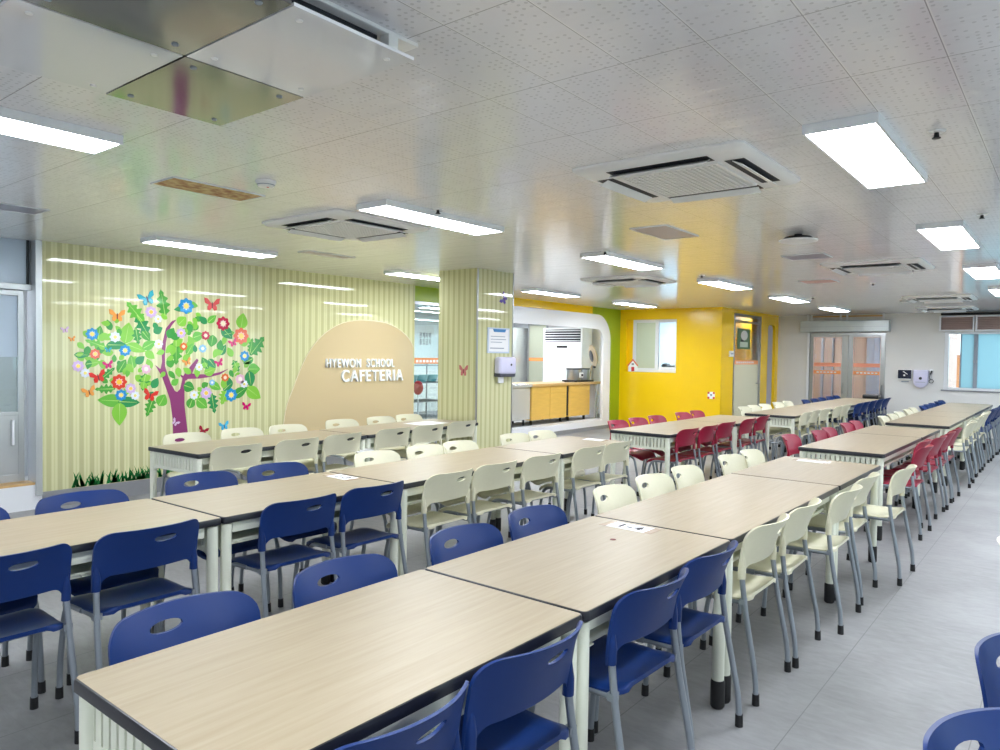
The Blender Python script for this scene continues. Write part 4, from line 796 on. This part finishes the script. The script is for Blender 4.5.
# ------------------------------------------------------------------ chairs (front faces +y, origin on the floor)
def back_shell():
    W = .226; T = .011; r = .062
    cols = sorted(set([round(v, 4) for v in [-W, -W+.004, -W+.012, -.207, -.203, -.198, -.19, -.18, -.168, -.155, -.135] + [W, W-.004, W-.012, .207, .203, .198, .19, .18, .168, .155, .135]
                  + [-.115, -.095, -.075, -.055, -.035, -.015, -.004, .008, .022, .0375, .053, .067, .079, .09, .112]]))
    NR = 22
    sc_, ss_ = -.055, .05        # slot: centre (toward the sitter's right is +x of a chair seen from behind -> handled by sign below), half width
    def ztop(s):
        a = abs(s) - (W - r)
        return .797 - (0 if a <= 0 else r - math.sqrt(max(r*r - a*a, 0))) - .006*(s/W)**2
    def zbot(s):
        a = abs(s)
        if a <= .155: return .605
        if a >= .203: return .545
        q = (a-.155)/.048; return .605 - .06*(1 - math.sqrt(max(1-q*q, 0)))
    ci = [i for i, s in enumerate(cols)]
    # slot columns: those in [-.015, .09] on the +x side
    i0, i1 = cols.index(-.015 if SLOT > 0 else -.095), cols.index(.09 if SLOT > 0 else .008)
    j0, j1 = 13, 17
    def grid(j, i):
        s = cols[i]; t = j/NR
        return s, zbot(s) + (ztop(s)-zbot(s))*t
    sx0, sx1 = cols[i0], cols[i1]; za, zb_ = grid(j0, i0)[1], grid(j1, i0)[1]
    cx, cz, hx, hz = (sx0+sx1)/2, (za+zb_)/2 + .004, (sx1-sx0)/2, (zb_-za)/2
    def P(j, i):
        s, z = grid(j, i)
        if i0 <= i <= i1 and j0 <= j <= j1:
            dx, dz = (s-cx)/hx, (z-cz)/hz
            on = i in (i0, i1) or j in (j0, j1)
            if on:
                a = math.atan2(dz, dx); s, z = cx + hx*math.cos(a), cz + hz*math.sin(a)*.92
        return s, z
    def Y(s, z):
        q = (z-.545)/.26
        return -.168 - .056*q - .05*q*q + .085*abs(s/W)**2.1 * (.3+.7*q)
    n = len(cols); mb = MB(); vs = []
    for side in (0, 1):
        for j in range(NR+1):
            for i in range(n):
                s, z = P(j, i); y = Y(s, z)
                vs.append((s, y - (T if side else 0), z))
    def vid(side, j, i): return side*(NR+1)*n + j*n + i
    fs = []; hole = lambda j, i: i0 <= i < i1 and j0 <= j < j1
    for j in range(NR):
        for i in range(n-1):
            if hole(j, i): continue
            fs.append((vid(0,j,i+1), vid(0,j,i), vid(0,j+1,i), vid(0,j+1,i+1)))
            fs.append((vid(1,j,i), vid(1,j,i+1), vid(1,j+1,i+1), vid(1,j+1,i)))
    loop = [(0, i) for i in range(n)] + [(j, n-1) for j in range(1, NR+1)] + [(NR, i) for i in range(n-2, -1, -1)] + [(j, 0) for j in range(NR-1, 0, -1)]
    for k in range(len(loop)):
        a, b = loop[k], loop[(k+1) % len(loop)]
        fs.append((vid(0,*a), vid(0,*b), vid(1,*b), vid(1,*a)))
    lp = [(j0, i) for i in range(i0, i1)] + [(j, i1) for j in range(j0, j1)] + [(j1, i) for i in range(i1, i0, -1)] + [(j, i0) for j in range(j1, j0, -1)]
    for k in range(len(lp)):
        a, b = lp[k], lp[(k+1) % len(lp)]
        fs.append((vid(0,*b), vid(0,*a), vid(1,*a), vid(1,*b)))
    mb.add(vs, fs)
    # sleeves over the tubes
    for s in (-1, 1):
        mb.tube([(s*.211, -.160, .66), (s*.211, -.158, .60), (s*.211, -.156, .548)], .016, 12, [.006, .0165, .0175])
    return mb
SLOT = 1
def seat_shell():
    NX, NY = 16, 14; T = .016; vs = []; fs = []
    def hw(y):
        q = (y+.19)/.405; w = .205 + .012*q
        for e, rr_ in ((q*.405, .05), ((1-q)*.405, .07)):
            if e < rr_: w -= rr_ - math.sqrt(max(rr_*rr_ - (rr_-e)**2, 0))
        return w
    ys = [-.19 + .405*(1-math.cos(PI*j/NY))/2 for j in range(NY+1)]
    for side in (0, 1):
        for y in ys:
            for i in range(NX+1):
                u = -math.cos(PI*i/NX); x = hw(y)*u; q = (y+.19)/.405
                z = .462 - .016*(1-u*u)*math.sin(PI*min(1, q*1.1)) - .05*max(0, q-.72)**2/.0784 + .012*max(0, .25-q)/.25 - .012*max(0, abs(u)-.85)/.15
                vs.append((x, y, z - (T if side else 0)))
    n = NX+1
    vid = lambda s, j, i: s*(NY+1)*n + j*n + i
    for j in range(NY):
        for i in range(NX):
            fs.append((vid(0,j,i), vid(0,j,i+1), vid(0,j+1,i+1), vid(0,j+1,i))); fs.append((vid(1,j,i+1), vid(1,j,i), vid(1,j+1,i), vid(1,j+1,i+1)))
    loop = [(0, i) for i in range(n)] + [(j, NX) for j in range(1, NY+1)] + [(NY, i) for i in range(NX-1, -1, -1)] + [(j, 0) for j in range(NY-1, 0, -1)]
    for k in range(len(loop)):
        a, b = loop[k], loop[(k+1) % len(loop)]
        fs.append((vid(0,*b), vid(0,*a), vid(1,*a), vid(1,*b)))
    return MB().add(vs, fs)
def make_chair(m):
    t = empty('dining_chair')
    seat_shell().build('seat', m, t, smooth=50); back_shell().build('backrest', m, t, smooth=50)
    fm = MB()
    for s in (-1, 1):
        fm.tube([(s*.203, -.165, .437), (s*.203, .12, .434)], .011, 8)
        fm.box(s*.195, s*.228, -.178, -.152, .432, .458)
    fm.tube([(-.203, -.10, .432), (.203, -.10, .432)], .009, 8).tube([(-.203, .10, .43), (.203, .10, .43)], .009, 8)
    fm.build('seat_frame', 'tube', t, smooth=50)
    for s in (-1, 1):
        rear = fillet([(s*.211, -.157, .555), (s*.216, -.175, .42), (s*.226, -.232, .13), (s*.227, -.238, .02)], .09, 5)
        l = MB().tube(rear, .0125, 10).build('leg', 'tube', t, smooth=50)
        MB().cyl((s*.227, -.238, 0), (s*.227, -.237, .05), .0165, .0155, 12).build('foot_cap', 'rubber', l, smooth=50)
        fr_ = fillet([(s*.208, -.02, .436), (s*.212, .135, .434), (s*.214, .185, .20), (s*.215, .195, .02)], .07, 5)
        l = MB().tube(fr_, .0125, 10).build('leg', 'tube', t, smooth=50)
        MB().cyl((s*.215, .196, 0), (s*.215, .195, .05), .0165, .0155, 12).build('foot_cap', 'rubber', l, smooth=50)
    return t
CH = {}
rj = random.Random(11)
def chair(color, backx, y, facing, label, group, jitter=1, turn=0):
    """facing +1: the sitter looks toward +x"""
    if color not in CH: c = CH[color] = make_chair(color)
    else: c = copy_tree(CH[color])
    x = backx + facing*.247
    t_ = math.radians(turn); x = backx + facing*.247*math.cos(t_); y = y + facing*.247*math.sin(t_)
    c.location = (x, y, 0)
    c.rotation_euler = (0, 0, (-PI/2 if facing > 0 else PI/2) + t_ + math.radians(rj.uniform(-2.5, 2.5))*jitter)
    return tag(c, label, 'chair', group)
CN = {'blue': 'blue', 'ivory': 'ivory', 'red': 'red'}
def chairs(key, spec, facing, side, rowname, group):
    """spec: list of (colour, back x, y); labels count along each colour run"""
    cnt = {}
    tot = {}
    for c, _, _ in spec: tot[c] = tot.get(c, 0) + 1
    for c, bx, y in spec:
        k = cnt.get(c, 0); cnt[c] = k + 1
        y0, y1 = None, None
        for ya, yb, cx, L in TABLES.get(key, []):
            if y0 is None or abs(y - (ya+yb)/2) - (yb-ya)/2 < abs(y - (y0+y1)/2) - (y1-y0)/2: y0, y1 = ya, yb
        m_ = .268 if key in 'ABC' else .235
        if y0 is not None: y = min(max(y, y0 + m_), y1 - m_)
        chair(c, bx + rj.uniform(-.012, .012), y, facing, '%s %s plastic chair from the near end, %s of %s' % (ORD[k], CN[c], side, rowname), group)
def S(c, x, ys): return [(c, x, y) for y in ys]
chairs('A', S('blue', -2.06, (1.08, 1.66, 2.31, 2.84)) + S('ivory', -2.085, (3.62, 4.14, 4.64, 5.42, 5.86)), 1, 'mural side', 'the front table row', 'chairs on the mural side of the front row')
chairs('A', S('blue', -1.05, (1.07, 1.58, 2.27, 2.77)) + S('ivory', -1.05, (3.45, 3.97)) + S('ivory', -.985, (4.60,)) + S('ivory', -1.01, (5.2,)) + S('ivory', -.885, (5.82,)), -1, 'aisle side', 'the front table row', 'chairs on the aisle side of the front row')
chairs('B', S('blue', -4.03, (1.03, 1.58)) + S('blue', -4.15, (2.29, 2.82)) + S('ivory', -4.15, (3.68, 4.21, 4.73, 5.42, 5.95)), 1, 'mural side', 'the middle table row', 'chairs on the mural side of the middle row')
chairs('B', S('blue', -3.02, (.96, 1.5)) + S('blue', -3.06, (2.30, 2.82)) + S('ivory', -3.08, (3.45, 3.96, 4.53)) + S('ivory', -3.10, (5.22, 5.7)), -1, 'near side', 'the middle table row', 'chairs on the near side of the middle row')
chairs('C', S('ivory', -6.24, (3.33,)) + S('ivory', -6.28, (3.90, 4.42)) + S('ivory', -6.38, (5.18, 5.75, 6.28)), 1, 'wall side', 'the mural table row', 'chairs between mural wall and its tables')
chairs('C', S('ivory', -5.16, (3.24,)) + S('ivory', -5.20, (3.83,)) + S('ivory', -5.23, (4.36,)) + S('ivory', -5.27, (5.04,)) + S('ivory', -5.30, (5.56,)) + S('ivory', -5.33, (6.15,)), -1, 'near side', 'the mural table row', 'chairs on the near side of the mural row')
chairs('D', S('red', -4.19, (7.45, 7.94, 8.44, 9.20, 9.76)), 1, 'kitchen side', 'the yellow-wall red-chair row', 'red chairs on the kitchen side')
chairs('D', S('red', -3.14, (7.30, 7.80, 8.37, 9.05, 9.6)), -1, 'near side', 'the yellow-wall red-chair row', 'red chairs on the near side by the yellow wall')
chairs('E', S('red', -2.22, (7.34,)) + S('red', -2.11, (8.0, 8.5, 9.2, 9.68)), 1, 'kitchen side', 'the aisle red-chair row', 'red chairs behind the aisle table')
chairs('E', S('red', -.99, (7.36,)) + S('red', -1.06, (7.88,)) + S('red', -1.0, (8.42, 9.0, 9.55)), -1, 'aisle side', 'the aisle red-chair row', 'red chairs along the aisle')
chairs('G', S('ivory', -4.02, (11.06, 11.54, 12.02, 12.72, 13.21)) + S('blue', -3.9, (13.95, 14.46, 15.0, 15.62, 16.18)), 1, 'alcove side', 'the far double-door row', 'chairs on the alcove side of the far row')
chairs('G', S('ivory', -2.94, (10.82, 11.32, 11.86, 12.62, 13.2)) + S('blue', -2.9, (13.85, 14.36, 14.95, 15.62, 16.18)), -1, 'near side', 'the far double-door row', 'chairs on the near side of the far row')
chairs('F', S('ivory', -2.02, (10.78, 11.3, 11.85, 12.55, 13.1)) + S('blue', -2.0, (13.8, 14.32, 14.85, 15.55, 16.1)), 1, 'door side', 'the far window-end row', 'chairs on the door side of the window row')
chairs('F', S('ivory', -.95, (10.72,)) + S('ivory', -.99, (11.3, 11.85, 12.55, 13.1)) + S('blue', -.97, (13.8, 14.32, 14.85, 15.55, 16.1)), -1, 'aisle side', 'the far window-end row', 'chairs on the aisle side of the window row')
# row across the aisle
t = copy_tree(PROTO[1.2]); t.location = (.80, 1.55, 0); tag(t, 'pale wood table across the aisle, behind the two lower corner blue chairs', 'table', TG)
chair('blue', -.142, 1.80, 1, 'blue plastic chair across the aisle, nearest, cut by lower frame edge', 'chairs across the aisle', .4, -30)
chair('blue', -.112, 2.407, 1, 'blue plastic chair across the aisle, second from the camera', 'chairs across the aisle', .4, -30)
chair('ivory', -.205, 3.71, 1, 'ivory plastic chair across the aisle, just showing at the frame edge', 'chairs across the aisle', .4)

# ------------------------------------------------------------------ things on and under the tables
def card(x, y, rz, label, body):
    c = empty('seat_card', (x, y, .7443), rz, label, 'card')
    MB().box(-.105, .105, -.055, .055, 0, .0008).build('sheet', 'paper', c)
    if body: text('number', body, .085, (0, 0, .0008), 'Z', 'ink', .0006, c, bold=.003)
    for s in (-1, 1): MB().box(s*.10, s*.135, -.058, .058, .0008, .0014).build('tape', mat('clear_brown_tape', rgb(196, 176, 156), .2), c)
card(-1.612, 3.035, math.radians(-1), 'white taped seat card reading 1-4 on the front row', '1-4')
card(-3.655, 3.005, math.radians(-3), 'white taped seat card on the second table of middle row', '1-3')
card(-1.60, 5.97, 0, 'white taped card at far end of the front row', None)
card(-3.58, 5.98, 0.02, 'white taped card at the end of the middle row', None)
st = MB().lathe([(.001, 0), (.013, 0), (.013, .0008), (.001, .0008)], (0, 0, 0), 16).build('dot_sticker', mat('dark_red_sticker', rgb(110, 20, 24), .5))
st.location = (-1.559, 2.78, .7443); tag(st, 'tiny dark red dot sticker beside the 1-4 card', 'sticker')
sh = MB().box(-.16, .16, -.22, .22, 0, .0015).build('glare_patch', 'paper'); sh.location = (-5.80, 5.98, .7443); sh.rotation_euler = (0, 0, .05)  # white sheet imitates reflected light glare on the tabletop
tag(sh, 'white patch imitating light glare on the mural table against pillar', 'paper')
sh = MB().add([(-.15, -.1, 0), (.15, -.1, .0), (.15, .1, .004), (-.15, .1, .02), (-.15, -.1, .004), (.15, -.1, .004), (.15, .1, .008), (-.15, .1, .024)], [(3,2,1,0), (4,5,6,7), (0,1,5,4), (1,2,6,5), (2,3,7,6), (3,0,4,7)]).build('paper_leaflet', 'paper')
sh.location = (-5.42, 4.62, .598); tag(sh, 'folded white leaflet on the shelf under the mural table', 'paper')
fs_ = empty('tube_stool_frame', (-3.40, 10.26, 0), 0, 'low grey steel tube frame at near end of the far double-door row', 'frame')
for x in (-.26, -.14, -.02, .10, .22):
    MB().tube(fillet([(x, -.11, .0), (x, -.10, .40), (x, .10, .40), (x, .11, .0)], .06), .011).build('hoop', 'tube', fs_, smooth=50)
MB().tube([(-.28, -.10, .385), (.24, -.10, .385)], .009).build('crossbar', 'tube', fs_, smooth=50)

# ------------------------------------------------------------------ ceiling fixtures
def light(x, y, label, group='flat ceiling light panels'):
    if 'light' not in PROTO:
        t = empty('ceiling_light'); W, L, H = .15, .63, .042
        MB().box(-W, W, -L, -L+.012, -H, 0).box(-W, W, L-.012, L, -H, 0).box(-W, -W+.012, -L+.012, L-.012, -H, 0).box(W-.012, W, -L+.012, L-.012, -H, 0).box(-W+.012, W-.012, -L+.012, L-.012, -.008, 0).build('housing', 'lightwhite', t)
        MB().box(-W+.012, W-.012, -L+.012, L-.012, -H+.002, -H+.008).build('diffuser', 'lamp', t)
        PROTO['light'] = t
    else: t = copy_tree(PROTO['light'])
    t.location = (x, y, CZ - .0005); return tag(t, label, 'ceiling light', group)
LY = (.98, 3.93, 6.80, 9.63, 12.45, 15.30)
NA = ('nearest', 'second', 'third', 'fourth', 'fifth', 'sixth')
for i, y in enumerate(LY):
    if i > 0: light(-.81, y, '%s ceiling light panel of the line above the aisle' % (NA[i-1] if i < 6 else ''))
for i, y in enumerate(LY):
    light(-3.74, y, '%s ceiling light panel of the line above the middle tables' % NA[i] if i else 'ceiling light panel cut by the frame below the checkered deflector')
for i, y in enumerate(LY):
    if 1 <= i <= 4: light(-6.60, y - (.12 if i == 1 else 0), '%s ceiling light panel of the line along mural and kitchen wall' % NA[i-1])
for x, y in ((1.6, 3.93), (1.6, 6.8), (1.6, 9.63), (1.6, 12.45), (1.6, 15.3), (-.81, -1.9), (-6.6, -.6), (1.6, -1.9), (-.81, .98), (-3.74, -1.9), (1.6, .98)): light(x, y, 'ceiling light panel beyond the frame on the unseen part of ceiling', 'unseen ceiling light panels')  # unseen panels, mostly added as fill light for the room
kl = copy_tree(PROTO['light']); kl.location = (-9.4, 12.4, 2.4995); tag(kl, 'added light panel brightening the kitchen behind the arch', 'ceiling light')  # panel added to brighten the kitchen seen through the arch
kl = copy_tree(PROTO['light']); kl.location = (-9.2, 9.4, 2.4995); tag(kl, 'added light panel brightening the kitchen behind glass door', 'ceiling light')  # another added panel, lights the kitchen behind its glass door
kl = copy_tree(PROTO['light']); kl.location = (-3.4, 19.2, 2.5495); tag(kl, 'ceiling light panel in the corridor behind the double door', 'ceiling light')
for x, y, z, lb in ((-10.2, 11.0, 2.4995, 'second added light panel brightening the kitchen'), (-10.2, 13.2, 2.4995, 'third added light panel brightening the kitchen'), (-5.3, 19.2, 2.5495, 'added second light panel brightening the corridor behind the double door'), (-5.98, 17.6, 2.5595, 'ceiling light panel behind the alcove glass door'), (-8.9, 1.9, 2.5995, 'added light panel brightening the hall behind the steel sliding door')):  # kitchen, second corridor and hall panels are added to brighten those spaces
    kl = copy_tree(PROTO['light']); kl.location = (x, y, z); tag(kl, lb, 'ceiling light')
kl = copy_tree(PROTO['light']); kl.location = (-6.9, 15.2, 2.4995); tag(kl, 'added light panel brightening the small room behind the yellow-wall window', 'ceiling light')  # panel added only to light the room behind the window

M['grille_dark'] = mat('grille_shadow_grey', rgb(96, 100, 106), .5)
def cassette(x, y, label):
    if 'ac' not in PROTO:
        t = empty('ceiling_air_conditioner'); W = .475
        def sq(w, z, r=.04): return [(a, b, z) for a, b in arc(w-r, w-r, r, 0, 90, 4) + arc(-w+r, w-r, r, 90, 180, 4) + arc(-w+r, -w+r, r, 180, 270, 4) + arc(w-r, -w+r, r, 270, 360, 4)]
        MB().loft([sq(W, 0), sq(W, -.012), sq(W-.02, -.028), sq(W-.06, -.035)][::-1]).build('panel', 'white', t, smooth=40)
        gr = MB().box(-.27, .27, -.27, .27, -.040, -.034).build('grille_backing', M['grille_dark'], t)
        g = MB()
        for i in range(19):
            q = -.27 + i*.03
            g.box(q-.0045, q+.0045, -.27, .27, -.046, -.040); g.box(-.27, .27, q-.0045, q+.0045, -.0455, -.040)
        g.box(-.285, .285, -.285, -.268, -.046, -.034).box(-.285, .285, .268, .285, -.046, -.034).box(-.285, -.268, -.27, .27, -.046, -.034).box(.268, .285, -.27, .27, -.046, -.034)
        g.build('intake_grille', 'white', t)
        for k in range(4):
            a = k*PI/2
            sl = MB().box(-.28, .28, .315, .415, -.0365, -.026).build('air_outlet', 'dark', t); sl.rotation_euler = (0, 0, a)
            MB().add([(-.27, .352, -.040), (.27, .352, -.040), (.27, .402, -.062), (-.27, .402, -.062), (-.27, .352, -.037), (.27, .352, -.037), (.27, .402, -.059), (-.27, .402, -.059)],
                     [(3,2,1,0), (4,5,6,7), (0,1,5,4), (1,2,6,5), (2,3,7,6), (3,0,4,7)]).build('vane', 'lightwhite', sl)
        PROTO['ac'] = t
    else: t = copy_tree(PROTO['ac'])
    t.location = (x, y, CZ - .0005); return tag(t, label, 'air conditioner', 'square ceiling air conditioners')
cassette(-1.715, 3.82, 'nearest square ceiling air conditioner, large white, beside front aisle light')
cassette(-4.60, 3.80, 'square ceiling air conditioner in front of the mural wall')
cassette(-4.68, 8.63, 'square ceiling air conditioner before the yellow wall and kitchen arch')
cassette(-1.69, 8.63, 'second square ceiling air conditioner beside the aisle lights')
cassette(-1.72, 13.44, 'third square ceiling air conditioner beside the aisle lights')
cassette(-1.95, 16.2, 'farthest square ceiling air conditioner, close to the end wall')

# checkered wind deflector hanging under a ceiling unit
dx, dy = -2.215, 1.17
df = empty('air_deflector', (dx, dy, CZ), 0, 'checkered white and mirror-steel wind deflector hung under ceiling unit', 'air deflector')
MB().box(-.56, .495, -.47, .545, -.014, -.0005).build('ceiling_plate', 'white', df, bevel=.004)
MB().box(-.45, .455, -.37, .40, -.085, -.014).build('outlet_body', 'dark', df)
for x in (-.49, .478):
    for y in (-.41, .43): MB().box(x-.02, x+.02, y-.02, y+.02, -.088, -.014).build('standoff', 'white', df)
k = 0
for x0, x1, y0, y1, m in ((-.56, -.004, .014, .46, 'steelmir'), (.004, .56, .014, .46, 'whitemir'), (-.56, -.004, -.46, .006, 'whitemir'), (.004, .56, -.46, .006, 'steelmir')):
    p = MB().box(x0, x1, y0, y1, -.098, -.088).build('panel', m, df)
    p['label'] = 'mirror steel panel' if m == 'steelmir' else 'glossy white panel'
    for sx in (x0+.06, x1-.06):
        for sy in (y0+.06, y1-.06): MB().cyl((sx, sy, -.0985), (sx, sy, -.102), .011, .009, 14).build('screw', 'mullion' if m == 'steelmir' else 'white', p, smooth=40)
def hatch(x0, x1, y0, y1, m, label, cat='hatch'):
    h = empty('ceiling_hatch', ((x0+x1)/2, (y0+y1)/2, CZ), 0, label, cat, None); a, b = (x1-x0)/2, (y1-y0)/2
    MB().box(-a, a, -b, b, -.005, -.0005).build('cover', m, h)
    MB().box(-a-.008, a+.008, -b-.008, -b, -.007, -.0005).box(-a-.008, a+.008, b, b+.008, -.007, -.0005).box(-a-.008, -a, -b, b, -.007, -.0005).box(a, a+.008, -b, b, -.007, -.0005).build('rim', 'lightwhite', h)
    return h
fm = mat('rusty_floral_sheet', rgb(190, 130, 70), .5)
k = NT(fm); p = fm.node_tree.nodes['Principled BSDF']; tc = k.new('ShaderNodeTexCoord'); n = k.new('ShaderNodeTexNoise'); n.inputs['Scale'].default_value = 16; n.inputs['Detail'].default_value = 5
k.link(tc.outputs['Object'], n.inputs['Vector']); rp = k.new('ShaderNodeValToRGB'); k.link(n.outputs['Fac'], rp.inputs[0])
rp.color_ramp.elements[0].position = .35; rp.color_ramp.elements[0].color = rgb(170, 90, 44); rp.color_ramp.elements[1].position = .62; rp.color_ramp.elements[1].color = rgb(226, 200, 140); k.link(rp.outputs[0], p.inputs['Base Color'])
hatch(-4.46, -4.19, 2.17, 2.77, fm, 'rust-stained mottled brown ceiling panel between mural and deflector', 'ceiling panel')
hatch(-2.80, -2.50, 5.18, 5.79, 'hatch', 'pinkish grey ceiling hatch panel behind the nearest air conditioner', 'ceiling panel')
hatch(-6.24, -6.07, 4.54, 5.13, 'hatch', 'narrow grey ceiling hatch panel in front of the mural', 'ceiling panel')
hatch(-6.24, -5.97, 1.55, 2.14, 'hatchblue', 'bluish grey ceiling hatch panel before the steel-framed sliding door', 'ceiling panel')
hatch(-2.30, -1.92, 7.35, 7.7, 'hatchblue', 'bluish grey shiny ceiling hatch before the second aisle air conditioner', 'ceiling panel')
hatch(-2.85, -2.45, 9.8, 10.2, mat('pink_hatch', rgb(214, 170, 162), .4), 'pinkish ceiling hatch beyond the second aisle air conditioner', 'ceiling panel')
def detector(x, y, label):
    d = empty('smoke_detector', (x, y, CZ), 0, label, 'smoke detector')
    MB().lathe([(.001, -.001), (.06, -.001), (.06, -.012), (.052, -.02), (.045, -.036), (.001, -.04)][::-1], (0, 0, 0), 28).build('body', 'white', d, smooth=40)
    MB().lathe([(.046, -.024), (.054, -.024), (.054, -.028), (.046, -.028)][::-1], (0, 0, 0), 28).build('vent_ring', 'mullion', d)
    MB().cyl((.02, 0, -.039), (.02, 0, -.042), .006, n=10).build('indicator', 'redpaint', d)
detector(-3.826, 2.546, 'round white smoke detector beside the rust-stained ceiling panel')
detector(-2.28, 13.76, 'round white smoke detector near the end wall')
SPL = ['near the aisle light, closest to the camera', 'beside the second aisle light', 'between mural light and near air conditioner', 'above the third middle light', 'above the fourth middle light', 'beyond the second aisle air conditioner', 'near the fifth middle ceiling light']
for (x, y), lb in zip(((-.51, 3.726), (-.532, 5.986), (-3.544, 3.743), (-3.597, 6.147), (-3.633, 8.562), (-2.119, 10.562), (-3.387, 12.478)), SPL):
    s = empty('fire_sprinkler', (x, y, CZ), 0, 'small dark sprinkler head on ceiling ' + lb, 'sprinkler', 'ceiling sprinklers')
    MB().lathe([(.001, -.001), (.038, -.001), (.030, -.008), (.001, -.008)][::-1], (0, 0, 0), 20).build('rose', 'white', s, smooth=40)
    MB().cyl((0, 0, -.006), (0, 0, -.03), .009, .012, 12).lathe([(.001, -.03), (.018, -.03), (.018, -.033), (.001, -.033)][::-1], (0, 0, 0), 14).build('head', 'rubber', s, smooth=40)
cp = empty('ceiling_projector', (-1.80, 6.16, CZ), 0, 'small flat dark-topped white fixture hanging under ceiling mid-aisle', 'fixture')
MB().cyl((0, 0, 0), (0, 0, -.025), .03).build('stem', 'dark', cp, smooth=40)
MB().lathe([(.001, -.022), (.10, -.022), (.125, -.045), (.001, -.048)][::-1], (0, 0, 0), 28).build('shade', 'dark', cp, smooth=40)
MB().lathe([(.001, -.048), (.15, -.048), (.15, -.058), (.12, -.066), (.001, -.066)][::-1], (0, 0, 0), 28).build('disc', 'white', cp, smooth=40)

# ------------------------------------------------------------------ camera, sky, view
f, yaw, pitch, roll = 725.46, math.radians(38.3856), math.radians(1.6156), math.radians(.8667)
dv = Vector((-math.sin(yaw)*math.cos(pitch), math.cos(yaw)*math.cos(pitch), -math.sin(pitch)))
r = Vector((math.cos(yaw), math.sin(yaw), 0)); up = r.cross(dv)
r2 = r*math.cos(roll) + up*math.sin(roll); u2 = up*math.cos(roll) - r*math.sin(roll)
cd = bpy.data.cameras.new('camera'); cam = bpy.data.objects.new('camera', cd); COL.objects.link(cam)
cd.sensor_width = 36; cd.lens = f*36/1000; cd.clip_start = .05
cam.matrix_world = Matrix(((r2.x, u2.x, -dv.x, 0), (r2.y, u2.y, -dv.y, 0), (r2.z, u2.z, -dv.z, 1.544), (0, 0, 0, 1)))
sc.camera = cam
w = bpy.data.worlds.new('sky'); sc.world = w; w.use_nodes = True
bg = w.node_tree.nodes['Background']; bg.inputs[0].default_value = (.80, .92, 1.0, 1); bg.inputs[1].default_value = 2.4
sc.view_settings.view_transform = 'Standard'; sc.view_settings.look = 'None'; sc.view_settings.exposure = 0.45; sc.view_settings.gamma = 1.0
sc.view_settings.use_curve_mapping = False
cy = sc.cycles
cy.use_denoising = True
cy.max_bounces = 10; cy.diffuse_bounces = 5; cy.glossy_bounces = 4; cy.transmission_bounces = 6; cy.transparent_max_bounces = 12
cy.sample_clamp_indirect = 8.0
cy.caustics_reflective = False; cy.caustics_refractive = False
